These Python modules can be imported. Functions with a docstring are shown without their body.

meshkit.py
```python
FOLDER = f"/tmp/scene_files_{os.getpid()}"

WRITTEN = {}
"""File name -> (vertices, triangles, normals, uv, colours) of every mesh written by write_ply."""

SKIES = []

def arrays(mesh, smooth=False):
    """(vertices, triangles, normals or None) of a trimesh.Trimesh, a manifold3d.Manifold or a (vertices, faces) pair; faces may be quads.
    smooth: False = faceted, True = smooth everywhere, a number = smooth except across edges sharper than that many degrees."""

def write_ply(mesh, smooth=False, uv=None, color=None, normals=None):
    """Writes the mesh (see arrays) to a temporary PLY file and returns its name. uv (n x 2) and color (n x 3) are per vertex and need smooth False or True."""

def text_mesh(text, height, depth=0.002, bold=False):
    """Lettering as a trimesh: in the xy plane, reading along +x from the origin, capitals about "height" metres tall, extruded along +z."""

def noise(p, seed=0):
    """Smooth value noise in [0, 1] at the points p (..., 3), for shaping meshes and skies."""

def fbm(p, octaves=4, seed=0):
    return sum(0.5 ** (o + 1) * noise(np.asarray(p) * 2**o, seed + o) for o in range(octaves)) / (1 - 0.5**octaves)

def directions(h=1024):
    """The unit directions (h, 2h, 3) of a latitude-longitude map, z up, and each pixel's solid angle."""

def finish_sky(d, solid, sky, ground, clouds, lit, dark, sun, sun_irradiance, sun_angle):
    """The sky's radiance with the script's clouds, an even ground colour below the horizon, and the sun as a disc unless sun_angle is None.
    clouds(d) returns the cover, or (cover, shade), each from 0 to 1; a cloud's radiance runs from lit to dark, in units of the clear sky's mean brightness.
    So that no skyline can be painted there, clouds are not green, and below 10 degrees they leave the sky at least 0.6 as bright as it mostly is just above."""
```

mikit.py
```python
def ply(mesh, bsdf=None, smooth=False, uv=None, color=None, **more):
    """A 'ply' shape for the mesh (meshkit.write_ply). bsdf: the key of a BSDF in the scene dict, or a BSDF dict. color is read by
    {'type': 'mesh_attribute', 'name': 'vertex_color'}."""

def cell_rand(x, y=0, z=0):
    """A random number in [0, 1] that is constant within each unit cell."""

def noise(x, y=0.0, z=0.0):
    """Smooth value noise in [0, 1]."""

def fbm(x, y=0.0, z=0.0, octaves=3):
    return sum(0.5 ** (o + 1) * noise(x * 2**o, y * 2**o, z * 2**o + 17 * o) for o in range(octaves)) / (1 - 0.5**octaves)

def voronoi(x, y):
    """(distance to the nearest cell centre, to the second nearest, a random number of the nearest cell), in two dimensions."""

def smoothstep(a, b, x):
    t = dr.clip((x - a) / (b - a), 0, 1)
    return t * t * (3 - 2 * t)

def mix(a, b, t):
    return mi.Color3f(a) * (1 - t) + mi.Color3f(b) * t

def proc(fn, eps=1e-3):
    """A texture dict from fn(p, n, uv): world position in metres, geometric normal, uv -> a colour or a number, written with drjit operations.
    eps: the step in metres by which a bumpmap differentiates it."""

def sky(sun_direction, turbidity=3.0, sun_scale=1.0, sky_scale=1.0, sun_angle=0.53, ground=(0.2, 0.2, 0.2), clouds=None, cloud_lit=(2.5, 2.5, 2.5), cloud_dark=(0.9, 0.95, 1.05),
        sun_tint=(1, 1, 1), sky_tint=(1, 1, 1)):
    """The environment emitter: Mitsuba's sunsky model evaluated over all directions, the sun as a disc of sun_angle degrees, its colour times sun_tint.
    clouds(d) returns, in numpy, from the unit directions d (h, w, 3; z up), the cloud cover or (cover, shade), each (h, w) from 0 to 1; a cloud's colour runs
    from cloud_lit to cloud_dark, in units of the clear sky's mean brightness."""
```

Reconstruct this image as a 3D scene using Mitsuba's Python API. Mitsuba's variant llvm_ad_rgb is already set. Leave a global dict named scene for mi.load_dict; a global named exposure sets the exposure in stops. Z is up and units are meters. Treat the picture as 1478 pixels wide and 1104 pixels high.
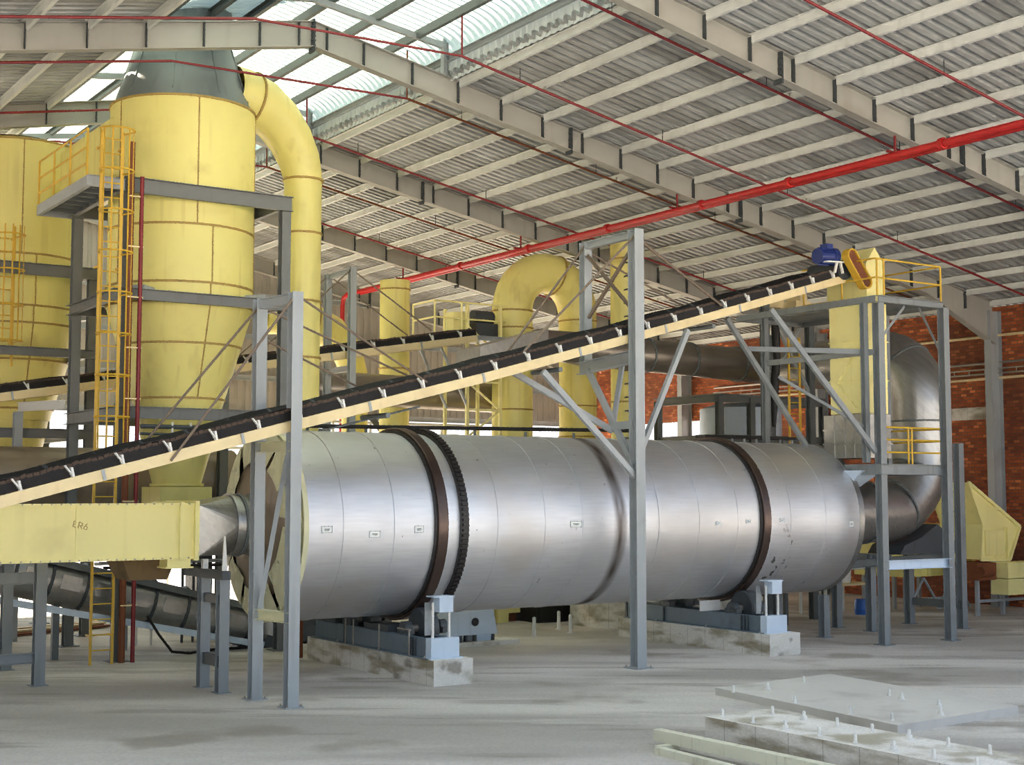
import math, random
import numpy as np, drjit as dr, mitsuba as mi, mikit
from mikit import proc, noise, fbm, voronoi, cell_rand, smoothstep, mix
from meshkit import fbm as nfbm

T = mi.ScalarTransform4f
rng = random.Random(7)
PI = math.pi
scene, labels = {}, {}

# ------------------------------------------------------------------ camera, sky, exposure
CAM = (0.0, 0.0, 3.6)
PITCH, YAW = math.radians(4.468), math.radians(33.845)
FWD = (math.sin(YAW) * math.cos(PITCH), math.cos(YAW) * math.cos(PITCH), math.sin(PITCH))
scene['camera'] = {'type': 'perspective', 'fov': 40.13, 'fov_axis': 'x', 'near_clip': 0.5, 'far_clip': 400.0,
                   'to_world': T().look_at(origin=list(CAM), target=[CAM[i] + 10 * FWD[i] for i in range(3)], up=[0, 0, 1])}


def sky_clouds(d):
    n = nfbm(d * np.array([3.0, 3.0, 6.0]), 4, 3)
    return np.clip((n - 0.36) * 3.5, 0, 0.85)


SUN = (-0.34, 0.76, 0.56)
scene['sky'] = mikit.sky(SUN, turbidity=4.0, sun_scale=2.8, sky_scale=1.0, sun_angle=2.0, ground=(0.35, 0.33, 0.29), clouds=sky_clouds,
                         cloud_lit=(1.5, 1.5, 1.52), cloud_dark=(0.9, 0.96, 1.06), sun_tint=(0.93, 0.97, 1.06), sky_tint=(0.94, 0.98, 1.06))
exposure = 3.2


# ------------------------------------------------------------------ materials
def lin(*rgb):
    return [round(((c / 255 + 0.055) / 1.055) ** 2.4 if c > 10 else c / 255 / 12.92, 4) for c in rgb]


def rgb(c):
    return {'type': 'rgb', 'value': c}


def mat(name, color, rough=0.5, metal=0.0, spec=0.5, two=True, **more):
    b = {'type': 'principled', 'base_color': color if isinstance(color, dict) else rgb(color), 'metallic': metal, 'specular': spec, **more}
    b['roughness'] = rough
    scene[name] = {'type': 'twosided', 'bsdf': b} if two else b
    return name


def paint_fn(base, dirt, scale=1.0, amount=0.5, streak=0.4):
    b, d = lin(*base), lin(*dirt)

    def fn(p, n, uv):
        blot = fbm(p.x * 1.3 * scale, p.y * 1.3 * scale, p.z * 1.1 * scale, 4)
        run = noise(p.x * 9 * scale, p.y * 9 * scale, p.z * 0.6 * scale)
        fine = noise(p.x * 40, p.y * 40, p.z * 40)
        w = smoothstep(0.58, 0.86, blot) * amount * 0.7 + smoothstep(0.62, 0.95, run) * streak * amount + smoothstep(0.93, 0.99, fine) * 0.4 * amount
        return mix(b, d, dr.clip(w, 0, 1)) * (0.94 + 0.12 * noise(p.x * 0.7, p.y * 0.7, p.z * 0.7))
    return proc(fn)


def floor_fn(p, n, uv):
    u = p.x * 0.83 - p.y * 0.557
    v = p.x * 0.557 + p.y * 0.83
    a = fbm(u * 0.12, v * 0.5, 0.0, 4)
    s = fbm(u * 0.35 + 7.0, v * 2.4, 3.0, 4)
    g = noise(p.x * 30, p.y * 30, 0.0)
    base = mix(lin(164, 160, 153), lin(202, 198, 191), smoothstep(0.3, 0.7, a))
    base = mix(base, lin(128, 122, 112), smoothstep(0.56, 0.78, s) * 0.5)
    base = mix(base, lin(200, 197, 190), smoothstep(0.63, 0.82, fbm(u * 0.22 + 31.0, v * 1.2 + 5.0, 9.0, 4)) * 0.65)
    blot = fbm(p.x * 0.55 + 3.0, p.y * 0.55, 1.0, 4)
    base = mix(base, lin(122, 112, 100), smoothstep(0.62, 0.8, blot) * 0.5)
    return base * (0.93 + 0.14 * g)


def ground_fn(p, n, uv):
    a = fbm(p.x * 0.2, p.y * 0.2, 0.0, 4)
    return mix(lin(188, 187, 184), lin(216, 215, 212), a) * (0.92 + 0.16 * noise(p.x * 6, p.y * 6, 0.0))


def concrete_fn(p, n, uv):
    a = fbm(p.x * 1.8, p.y * 1.8, p.z * 2.5, 4)
    c = mix(lin(208, 205, 197), lin(160, 154, 136), smoothstep(0.45, 0.75, a))
    side = smoothstep(0.5, 0.9, dr.abs(n.x))
    moss = smoothstep(0.42, 0.72, fbm(p.x * 2.3 + 9.0, p.y * 1.4, p.z * 5.0, 4))
    c = mix(c, lin(118, 106, 74), moss * (0.08 + 0.70 * side))
    c = mix(c, lin(84, 70, 50), smoothstep(0.62, 0.8, fbm(p.x * 3.0, p.y * 2.2 + 4.0, p.z * 3.0 + 8.0, 4)) * 0.6)
    j = dr.abs(p.y / 0.62 - dr.round(p.y / 0.62)) * 0.62
    c = mix(c, lin(92, 84, 66), (1 - smoothstep(0.004, 0.012, j)) * 0.4 * side)
    return c * (0.9 + 0.2 * noise(p.x * 45, p.y * 45, p.z * 45))


def brick_fn(p, n, uv):
    row = dr.floor(p.z / 0.105)
    along = p.y / 0.235 + 0.5 * (row - 2 * dr.floor(row / 2))
    fx = along - dr.floor(along)
    fz = p.z / 0.105 - row
    m = dr.minimum(dr.minimum(fx, 1 - fx) * 0.235, dr.minimum(fz, 1 - fz) * 0.105)
    r = cell_rand(dr.floor(along), row, 1)
    c = mix(lin(176, 88, 46), lin(128, 58, 34), r)
    c = mix(c, lin(206, 122, 70), smoothstep(0.8, 0.98, cell_rand(dr.floor(along), row, 5)))
    c = mix(lin(104, 84, 68), c, smoothstep(0.006, 0.016, m))
    patch = fbm(p.y * 0.5, p.z * 0.7, 2.0, 4)
    return mix(c, lin(88, 54, 38), smoothstep(0.48, 0.72, patch) * 0.6)


def drum_fn(p, n, uv):
    ang = dr.atan2(p.z - 2.96, 25.3 - p.y)
    band = noise(p.x * 1.1, 0.0, 0.0)
    br = noise(p.x * 3.0, ang * 60.0, 0.0)
    c = mix(lin(222, 225, 230), lin(208, 209, 212), band) * (0.95 + 0.08 * br)
    blot = fbm(p.x * 0.5, ang * 1.2, 4.0, 4)
    c = mix(c, lin(204, 198, 190), smoothstep(0.5, 0.75, blot) * 0.5)
    # dark soft-edged ring around the cladding, and grease next to the second tyre
    wob = (noise(ang * 1.5, 3.0, 0.0) - 0.5) * 0.10
    d = dr.abs(p.x - 18.50 - wob)
    c = mix(c, lin(92, 82, 76), (1 - smoothstep(0.05, 0.22, d)) * (0.55 + 0.45 * noise(p.x * 12, ang * 5, 0.0)))
    sp = smoothstep(0.66, 0.76, fbm(p.x * 6, ang * 11, 2.0, 4)) * smoothstep(22.7, 23.0, p.x) * (1 - smoothstep(23.5, 23.9, p.x)) * (1 - smoothstep(-0.35, 0.1, ang))
    c = mix(c, lin(70, 66, 64), sp * 0.8)
    sp2 = smoothstep(0.975, 0.99, noise(p.x * 9, ang * 18, 7.0))
    return mix(c, lin(80, 74, 70), sp2 * 0.6)


def drum_rough(p, n, uv):
    ang = dr.atan2(p.z - 2.96, 25.3 - p.y)
    return 0.47 + 0.12 * fbm(p.x * 0.9, ang * 2.0, 1.0, 3)


def galv_fn(p, n, uv):
    v, _, w = voronoi(p.x * 14 + p.z * 9, p.y * 14 - p.z * 11)
    a = fbm(p.x * 0.9, p.y * 0.9, p.z * 0.9, 4)
    return mix(lin(176, 176, 174), lin(146, 144, 140), a) * (0.92 + 0.14 * w)


def sheet_fn(p, n, uv):
    a = fbm(p.x * 0.25, p.y * 1.3, 0.0, 4)
    b = noise(p.x * 5, p.y * 3, 1.0)
    return mix(lin(172, 176, 176), lin(138, 140, 138), smoothstep(0.35, 0.75, a)) * (0.94 + 0.1 * b)


YEL, YELD = (217, 208, 128), (160, 136, 66)
mat('yellow_paint', paint_fn(YEL, YELD, 1.0, 0.45), 0.42)
mat('seam_paint', paint_fn((160, 134, 70), (104, 80, 44), 2.0, 0.7), 0.6)
mat('pale_yellow_paint', paint_fn((230, 221, 150), (150, 138, 84), 1.0, 0.35), 0.45)
mat('rail_yellow', lin(198, 160, 48), 0.45)
mat('rust_brown', paint_fn((112, 62, 34), (62, 34, 24), 2.0, 0.8), 0.7)
mat('tan_paint', paint_fn((214, 196, 150), (158, 132, 92), 1.0, 0.4), 0.5)
mat('steel_grey', paint_fn((150, 156, 158), (104, 102, 96), 1.2, 0.45), 0.45)
mat('frame_dark', paint_fn((104, 107, 106), (70, 66, 58), 1.2, 0.5), 0.5)
mat('tower_grey', paint_fn((122, 128, 130), (84, 80, 72), 1.2, 0.5), 0.45)
mat('steel_dark', paint_fn((96, 102, 102), (62, 60, 56), 1.2, 0.5), 0.5)
mat('frame_paint', paint_fn((150, 150, 144), (110, 102, 92), 0.7, 0.45), 0.6)
mat('purlin_paint', paint_fn((206, 210, 206), (164, 164, 156), 0.8, 0.4), 0.55)
mat('sheet_metal', proc(sheet_fn), 0.5, 0.15)
mat('wall_sheet', paint_fn((150, 146, 138), (112, 104, 92), 0.6, 0.5), 0.5)
mat('galvanised', proc(galv_fn), 0.36, 0.85)
mat('duct_metal', paint_fn((150, 143, 134), (112, 100, 88), 0.6, 0.6), 0.34, 0.8)
mat('hood_metal', paint_fn((116, 124, 124), (86, 92, 90), 0.8, 0.6), 0.45, 0.4)
mat('drum_steel', proc(drum_fn), proc(drum_rough), 0.92)
mat('tyre_steel', lin(84, 70, 64), 0.32, 0.7)
mat('black_grease', lin(34, 31, 30), 0.5)
mat('dark_steel', paint_fn((58, 64, 68), (34, 34, 34), 1.5, 0.5), 0.45)
mat('blue_grey_paint', paint_fn((186, 202, 218), (132, 142, 150), 1.0, 0.35), 0.4)
mat('cream_panel', paint_fn((206, 204, 168), (140, 132, 96), 1.6, 0.6), 0.5)
mat('disc_brown', paint_fn((150, 136, 118), (110, 92, 76), 1.0, 0.6), 0.42, 0.5)
mat('rubber', lin(20, 18, 18), 0.8)
mat('belt_edge', paint_fn((70, 56, 46), (40, 34, 30), 3.0, 0.8), 0.85)
mat('white_paint', lin(214, 214, 208), 0.45)
mat('red_paint', lin(176, 34, 34), 0.4)
mat('dark_red', lin(120, 34, 38), 0.5)
mat('motor_blue', lin(34, 50, 112), 0.4)
mat('barrel_blue', lin(44, 92, 168), 0.4)
mat('concrete', proc(concrete_fn), 0.85)
mat('floor_concrete', proc(floor_fn), 0.62, spec=0.35)
mat('ground_dust', proc(ground_fn), 0.95)
mat('slab_concrete', paint_fn((192, 189, 182), (150, 144, 134), 1.0, 0.7, 0.1), 0.8)
mat('offcut_paint', paint_fn((206, 206, 184), (140, 132, 104), 3.0, 0.6), 0.6)
mat('bin_brown', paint_fn((104, 84, 52), (60, 46, 32), 2.0, 0.7), 0.7)
mat('base_blue', paint_fn((92, 108, 118), (52, 56, 58), 1.4, 0.6), 0.45)
mat('curb_paint', paint_fn((204, 212, 212), (164, 168, 164), 0.8, 0.4), 0.5)
mat('stay_brown', lin(112, 98, 84), 0.5)
mat('brick', proc(brick_fn), 0.9)
mat('bolt_steel', lin(150, 146, 138), 0.4, 0.6)
mat('black', lin(22, 22, 22), 0.6)
mat('label_white', lin(226, 230, 228), 0.5)
mat('ink', lin(44, 66, 60), 0.6)
mat('cream_wall', lin(226, 214, 190), 0.9)
scene['translucent'] = {'type': 'principledthin', 'base_color': rgb(lin(206, 226, 222)), 'roughness': 0.6, 'diff_trans': 0.8, 'spec_trans': 0.0}


# ------------------------------------------------------------------ mesh helpers
def nrm(v):
    v = np.asarray(v, float)
    return v / np.linalg.norm(v)


def basis(d, up=(0, 0, 1)):
    d = nrm(d)
    up = np.asarray(up, float)
    if abs(d @ nrm(up)) > 0.98:
        up = np.array([1.0, 0, 0]) if abs(d[0]) < 0.9 else np.array([0, 1.0, 0])
    s = nrm(np.cross(d, up))
    return d, s, np.cross(s, d)


class MB:
    def __init__(self):
        self.v, self.f, self.n, self.depth, self.cuts = [], [], 0, 0, []

    def add(self, v, f):
        v, f = np.asarray(v, float), np.asarray(f, int)
        if f.shape[1] == 4:
            f = np.vstack([f[:, [0, 1, 2]], f[:, [0, 2, 3]]])
        self.v.append(v)
        self.f.append(f + self.n)
        self.n += len(v)
        return self

    def pieces(self):
        """One mesh for each call that built it."""
        out = []
        for a, b in zip(self.cuts, self.cuts[1:] + [len(self.v)]):
            off = sum(len(q) for q in self.v[:a])
            out.append((np.vstack(self.v[a:b]), np.vstack(self.f[a:b]) - off))
        return out

    def mesh(self):
        return np.vstack(self.v), np.vstack(self.f)

    BF = np.array([[0, 2, 3, 1], [4, 5, 7, 6], [0, 1, 5, 4], [2, 6, 7, 3], [0, 4, 6, 2], [1, 3, 7, 5]])

    def hexa(self, p):
        return self.add(p, self.BF)

    def box(self, lo, hi):
        return self.hexa([[(lo, hi)[i][0], (lo, hi)[j][1], (lo, hi)[k][2]] for k in (0, 1) for j in (0, 1) for i in (0, 1)])

    def bar(self, a, b, w, h, up=(0, 0, 1), off=(0, 0)):
        """A bar from a to b, w wide across and h high along up, its section moved by off."""
        a, b = np.asarray(a, float), np.asarray(b, float)
        d, s, u = basis(b - a, up)
        m = s * off[0] + u * off[1]
        return self.hexa([q + m + s * w * x + u * h * y for q in (a, b) for y in (-.5, .5) for x in (-.5, .5)])

    def hbeam(self, a, b, w=0.2, h=0.2, tf=0.016, tw=0.012, up=(0, 0, 1)):
        """Wide-flange section; flanges face +-up."""
        self.bar(a, b, w, tf, up, (0, h / 2 - tf / 2))
        self.bar(a, b, w, tf, up, (0, -h / 2 + tf / 2))
        return self.bar(a, b, tw, h - 2 * tf, up)

    def channel(self, a, b, h=0.2, w=0.08, t=0.012, side=1, up=(0, 0, 1)):
        self.bar(a, b, t, h, up)
        self.bar(a, b, w, t, up, (side * (w / 2 + t / 2), h / 2 - t / 2))
        return self.bar(a, b, w, t, up, (side * (w / 2 + t / 2), -h / 2 + t / 2))

    def angle(self, a, b, w=0.07, t=0.008, up=(0, 0, 1)):
        self.bar(a, b, t, w, up)
        return self.bar(a, b, w, t, up, (w / 2, -w / 2 + t / 2))

    def sweep(self, pts, rads, n=16, caps=True):
        pts = [np.asarray(p, float) for p in pts]
        if not hasattr(rads, '__len__'):
            rads = [rads] * len(pts)
        rings, up = [], None
        for i, p in enumerate(pts):
            d = nrm(pts[min(i + 1, len(pts) - 1)] - pts[max(i - 1, 0)])
            if up is None:
                _, s, up = basis(d)
            s = nrm(np.cross(d, up))
            up = np.cross(s, d)
            t = np.arange(n) * 2 * PI / n
            rings.append(p + rads[i] * (np.cos(t)[:, None] * s + np.sin(t)[:, None] * up))
        v = np.vstack(rings)
        i = np.arange(n)
        j = (i + 1) % n
        f = [np.stack([k * n + i, k * n + j, (k + 1) * n + j, (k + 1) * n + i], 1) for k in range(len(pts) - 1)]
        self.add(v, np.vstack(f))
        if caps:
            for k, flip in ((0, True), (len(pts) - 1, False)):
                c = np.vstack([rings[k], pts[k]])
                g = np.stack([i, j, i * 0 + n], 1)
                self.add(c, g[:, ::-1] if flip else g)
        return self

    def tube(self, a, b, r, n=10, caps=True):
        return self.sweep([a, b], r, n, caps)

    def revolve(self, o, d, prof, n=48, t0=0.0, t1=2 * PI, cap=False):
        """prof: (along, radius) pairs around the axis from o along d."""
        o = np.asarray(o, float)
        d, s, u = basis(d)
        full = abs(t1 - t0 - 2 * PI) < 1e-6
        t = t0 + (t1 - t0) * np.arange(n if full else n + 1) / n
        k = len(t)
        dirs = np.cos(t)[:, None] * s + np.sin(t)[:, None] * u
        v = np.vstack([o + d * a + r * dirs for a, r in prof])
        i = np.arange(k if full else k - 1)
        j = (i + 1) % k
        return self.add(v, np.vstack([np.stack([q * k + i, q * k + j, (q + 1) * k + j, (q + 1) * k + i], 1) for q in range(len(prof) - 1)]))

    def prism(self, poly, o, ex, ey, ez, depth):
        """Convex polygon in the plane o + x ex + y ey, thickened along ez."""
        o, ex, ey, ez = (np.asarray(q, float) for q in (o, ex, ey, ez))
        a = np.array([o + x * ex + y * ey for x, y in poly])
        n = len(poly)
        i = np.arange(n)
        j = (i + 1) % n
        self.add(np.vstack([a, a + ez * depth]), np.stack([i, j, j + n, i + n], 1))
        tri = np.array([[0, k, k + 1] for k in range(1, n - 1)])
        self.add(a, tri[:, ::-1])
        return self.add(a + ez * depth, tri)

    def loft(self, rings, close=True):
        k = len(rings[0])
        v = np.vstack([np.asarray(r, float) for r in rings])
        i = np.arange(k)
        j = (i + 1) % k
        self.add(v, np.vstack([np.stack([q * k + i, q * k + j, (q + 1) * k + j, (q + 1) * k + i], 1) for q in range(len(rings) - 1)]))
        if close:
            for r in (rings[0], rings[-1]):
                c = np.vstack([r, np.mean(r, 0)])
                self.add(c, np.stack([i, j, i * 0 + k], 1))
        return self


def tracked(fn):
    def call(self, *a, **k):
        if self.depth == 0:
            self.cuts.append(len(self.v))
        self.depth += 1
        out = fn(self, *a, **k)
        self.depth -= 1
        return out
    return call


for _n in ('hexa', 'box', 'bar', 'hbeam', 'channel', 'angle', 'sweep', 'tube', 'revolve', 'prism', 'loft'):
    setattr(MB, _n, tracked(getattr(MB, _n)))


def B():
    return MB()


# ------------------------------------------------------------------ scene helpers
counts = {}


def nextkey(name):
    c = counts.get(name, 0)
    counts[name] = c + 1
    return name if c == 0 else f'{name}_{c:03d}'


def thing(name, label, cat, group=None, kind=None):
    key = nextkey(name)
    labels[key] = {'label': label, 'category': cat}
    if group:
        labels[key]['group'] = group
    if kind:
        labels[key]['kind'] = kind
    return key


def shape(mesh, m, smooth=False):
    return mikit.ply(mesh.mesh() if isinstance(mesh, MB) else mesh, m, smooth=smooth)


def part(root, name, mesh, m=None, smooth=False, label=None, tw=None, kind=None):
    key = nextkey(f'{root}__{name}')
    d = dict(mesh) if isinstance(mesh, dict) else shape(mesh, m, smooth)
    if tw is not None:
        d['to_world'] = tw
    scene[key] = d
    if label or kind:
        labels[key] = {}
        if label:
            labels[key]['label'] = label
        if kind:
            labels[key]['kind'] = kind
    return key


def each(root, name, mb, m, smooth=False, label=None):
    for q in mb.pieces():
        part(root, name, q, m, smooth, label)


def single(name, label, cat, mesh, m=None, smooth=False, group=None, kind=None, tw=None):
    key = thing(name, label, cat, group, kind)
    d = dict(mesh) if isinstance(mesh, dict) else shape(mesh, m, smooth)
    if tw is not None:
        d['to_world'] = tw
    scene[key] = d
    return key


def struct(name, mesh, m, smooth=False, label=None):
    key = nextkey(name)
    scene[key] = shape(mesh, m, smooth)
    labels[key] = {'kind': 'structure'}
    if label:
        labels[key]['label'] = label
    return key


def mv(x, y, z):
    return T().translate([x, y, z])


BOLT = shape(B().revolve((0, 0, -0.02), (0, 0, 1), [(0, 0.001), (0, 0.022), (0.035, 0.022), (0.035, 0.012), (0.06, 0.012), (0.06, 0.001)], 6), 'bolt_steel')

# ------------------------------------------------------------------ the shed: floor, roof, walls, frames
RX, RZ, RS = 13.62, 14.32, 0.193                     # ridge line, sheet height at the ridge, slope
XE_R, XE_L, Y0, Y1 = 38.0, -10.76, 13.5, 50.5
MON = 3.58                                           # half width of the raised ridge opening


def roof_z(x):
    return RZ - RS * abs(x - RX)


struct('floor', B().box((XE_L - 0.3, -4.0, -0.3), (XE_R + 0.2, Y1 + 0.4, 0)), 'floor_concrete')
struct('ground', B().box((-1500, -1500, -0.6), (1500, 1500, -0.06)), 'ground_dust')


def corrugated(y0, y1, pitch, depth, place):
    """Trapezoid ribs along y0..y1; place(s, w) gives the point at run s in (0, 1) with the rib offset w."""
    ys, ws = [], []
    k = y0
    while k < y1 - 1e-6:
        for a, w in ((0.0, 0), (0.46, 0), (0.54, 1), (0.92, 1)):
            ys.append(min(k + a * pitch, y1))
            ws.append(w * depth)
        k += pitch
    ys.append(y1)
    ws.append(0)
    v = [place(s, y, w) for y, w in zip(ys, ws) for s in (0, 1)]
    n = len(ys)
    i = np.arange(n - 1)
    return np.array(v, float), np.stack([2 * i, 2 * i + 1, 2 * i + 3, 2 * i + 2], 1)


def slope_sheet(xa, xb, y0, y1, dz=0.0):
    return corrugated(y0, y1, 0.30, 0.12, lambda s, y, w: (xa + (xb - xa) * s, y, roof_z(xa + (xb - xa) * s) + dz + w))


labels['ceiling'] = {'kind': 'structure', 'label': 'pitched roof of ribbed metal sheets on steel frames'}
YS = [13.5, 21.0, 28.5, 36.0, 43.5, 50.5]
for a, b in zip(YS[:-1], YS[1:]):
    part('ceiling', 'roof_sheet', slope_sheet(RX + MON, XE_R + 0.9, a, b), 'sheet_metal')
    part('ceiling', 'roof_sheet', slope_sheet(RX - MON, XE_L - 0.9, a, b), 'sheet_metal')
labels['ceiling__roof_sheet'] = {'label': 'run of ribbed roof sheeting between two frames'}

# side wall of brick, with the tall bright opening towards its far end, and the gable of ribbed sheet
w = B()
for y0, y1, z0, z1 in ((13.4, 42.6, 0, 9.55), (42.6, 47.2, 6.5, 9.55), (47.2, 50.6, 0, 9.55)):
    w.box((XE_R, y0, z0), (XE_R + 0.24, y1, z1))
struct('wall_right', w, 'brick', label='brick side wall under the eave')
struct('wall_left', corrugated(13.5, 50.5, 0.32, 0.05, lambda s, y, w: (XE_L - w, y, (0.0, 7.0)[s])), 'wall_sheet', label='ribbed sheet wall closing the left side')


def gable(xa, xb, z0):
    return corrugated(xa, xb, 0.32, 0.05, lambda s, x, w: (x, Y1 + 0.12 + w, z0 if s == 0 else roof_z(x) - 0.05))
struct('wall_back', gable(XE_L, XE_R, 6.6), 'wall_sheet', label='far gable of ribbed grey sheet above the open bay')
w = B()
for z in (6.6, 8.0, 9.6, 11.2):
    w.channel((XE_L + (z > 9) * 8.0 * (z - 8) / 2, Y1, z), (XE_R - max(0, (z - 9.2) / RS), Y1, z), 0.2, 0.08, side=1)
part('wall_back', 'girt', w, 'steel_grey')

# frames
FR_Z = 0.60                                          # rafter depth
STIFF = [RX + 3.88 + 1.25 * k for k in range(16)]
words = {13.5: 'steel portal frame at the open front of the shed, above the view',
         21.0: 'grey steel roof frame crossing the upper right corner above the conveyor head', 28.5: 'grey steel roof frame whose apex shows at upper left in front of the cyclone hood',
         36.0: 'grey steel roof frame passing behind the tall yellow cyclone and its elbow duct', 43.5: 'grey steel roof frame in the far bay behind the hairpin duct',
         50.3: 'grey steel roof frame standing against the far ribbed gable'}


def frame(y, label, left=True):
    k = thing('roof_frame', label, 'roof frame')
    n = 2 if y < 20 else 1
    for sgn, xe in ((1, XE_R - 0.35), (-1, XE_L + 0.35)):
        def pt(x, d):
            return (x, y, roof_z(x) - 0.02 - d)
        xh = xe - sgn * 3.2
        r = B()
        for x0, x1, d0, d1 in ((RX, xh, FR_Z, FR_Z), (xh, xe, FR_Z, 1.35)):
            for t in (0.0, 1.0):
                pass
            for (da, db, wd, th) in ((0, 0, 0.24, 0.02), (d0 - 0.02, d1 - 0.02, 0.24, 0.02)):
                p = [(px, y + sy * wd / 2, roof_z(px) - 0.02 - dd - st * th) for px, dd in ((x0, da), (x1, db)) for st in (0, 1) for sy in (-1, 1)]
                r.hexa(p)
            p = [(px, y + sy * 0.006, roof_z(px) - 0.03 - st * (dd - 0.03)) for px, dd in ((x0, d0), (x1, d1)) for st in (0, 1) for sy in (-1, 1)]
            r.hexa(p)
        part(k, 'rafter', r, 'frame_paint')
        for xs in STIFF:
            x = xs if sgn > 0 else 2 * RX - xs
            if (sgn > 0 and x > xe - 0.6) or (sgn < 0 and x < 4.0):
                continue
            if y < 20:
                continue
            part(k, 'stiffener', B().box((x - 0.008, y - 0.115, roof_z(x) - 0.59), (x + 0.008, y - 0.008, roof_z(x) - 0.05)), 'dark_steel')  # darker than the rafter: shade on these side-facing plates put into the colour
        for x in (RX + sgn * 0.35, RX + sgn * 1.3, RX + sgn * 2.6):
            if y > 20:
                part(k, 'stiffener', B().box((x - 0.008, y - 0.115, roof_z(x) - 0.59), (x + 0.008, y - 0.008, roof_z(x) - 0.05)), 'dark_steel')  # same dark colour, standing in for the shade on the plates
        if y > 20:
            for x in (RX + sgn * 7.25, RX + sgn * 13.1):
                if x > 3:
                    z = roof_z(x)
                    m = B()
                    for dx in (-0.022, 0.006):
                        m.box((x + dx, y - 0.13, z - 0.72), (x + dx + 0.016, y + 0.13, z - 0.04))
                    for q in range(6):
                        m.box((x - 0.05, y - 0.10, z - 0.66 + q * 0.11), (x + 0.05, y - 0.07, z - 0.63 + q * 0.11))
                    part(k, 'splice_plate', m, 'dark_steel')
        c = B()
        c.hbeam((xe, y, 0), (xe, y, roof_z(xe) - 0.3), 0.26, 0.55, 0.02, 0.012, up=(1, 0, 0))
        if sgn > 0 or y > 20:
            part(k, 'column', c, 'steel_grey' if sgn > 0 else 'frame_paint')
    if y > 20:
        m = B()
        for dx in (-0.022, 0.006):
            m.box((RX + dx, y - 0.13, RZ - 0.74), (RX + dx + 0.016, y + 0.13, RZ + 0.02))
        for q in range(7):
            m.box((RX - 0.055, y - 0.10, RZ - 0.70 + q * 0.105), (RX + 0.055, y - 0.06, RZ - 0.665 + q * 0.105))
        part(k, 'apex_plate', m, 'dark_steel')
    return k


for y, l in words.items():
    frame(y, l)


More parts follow.
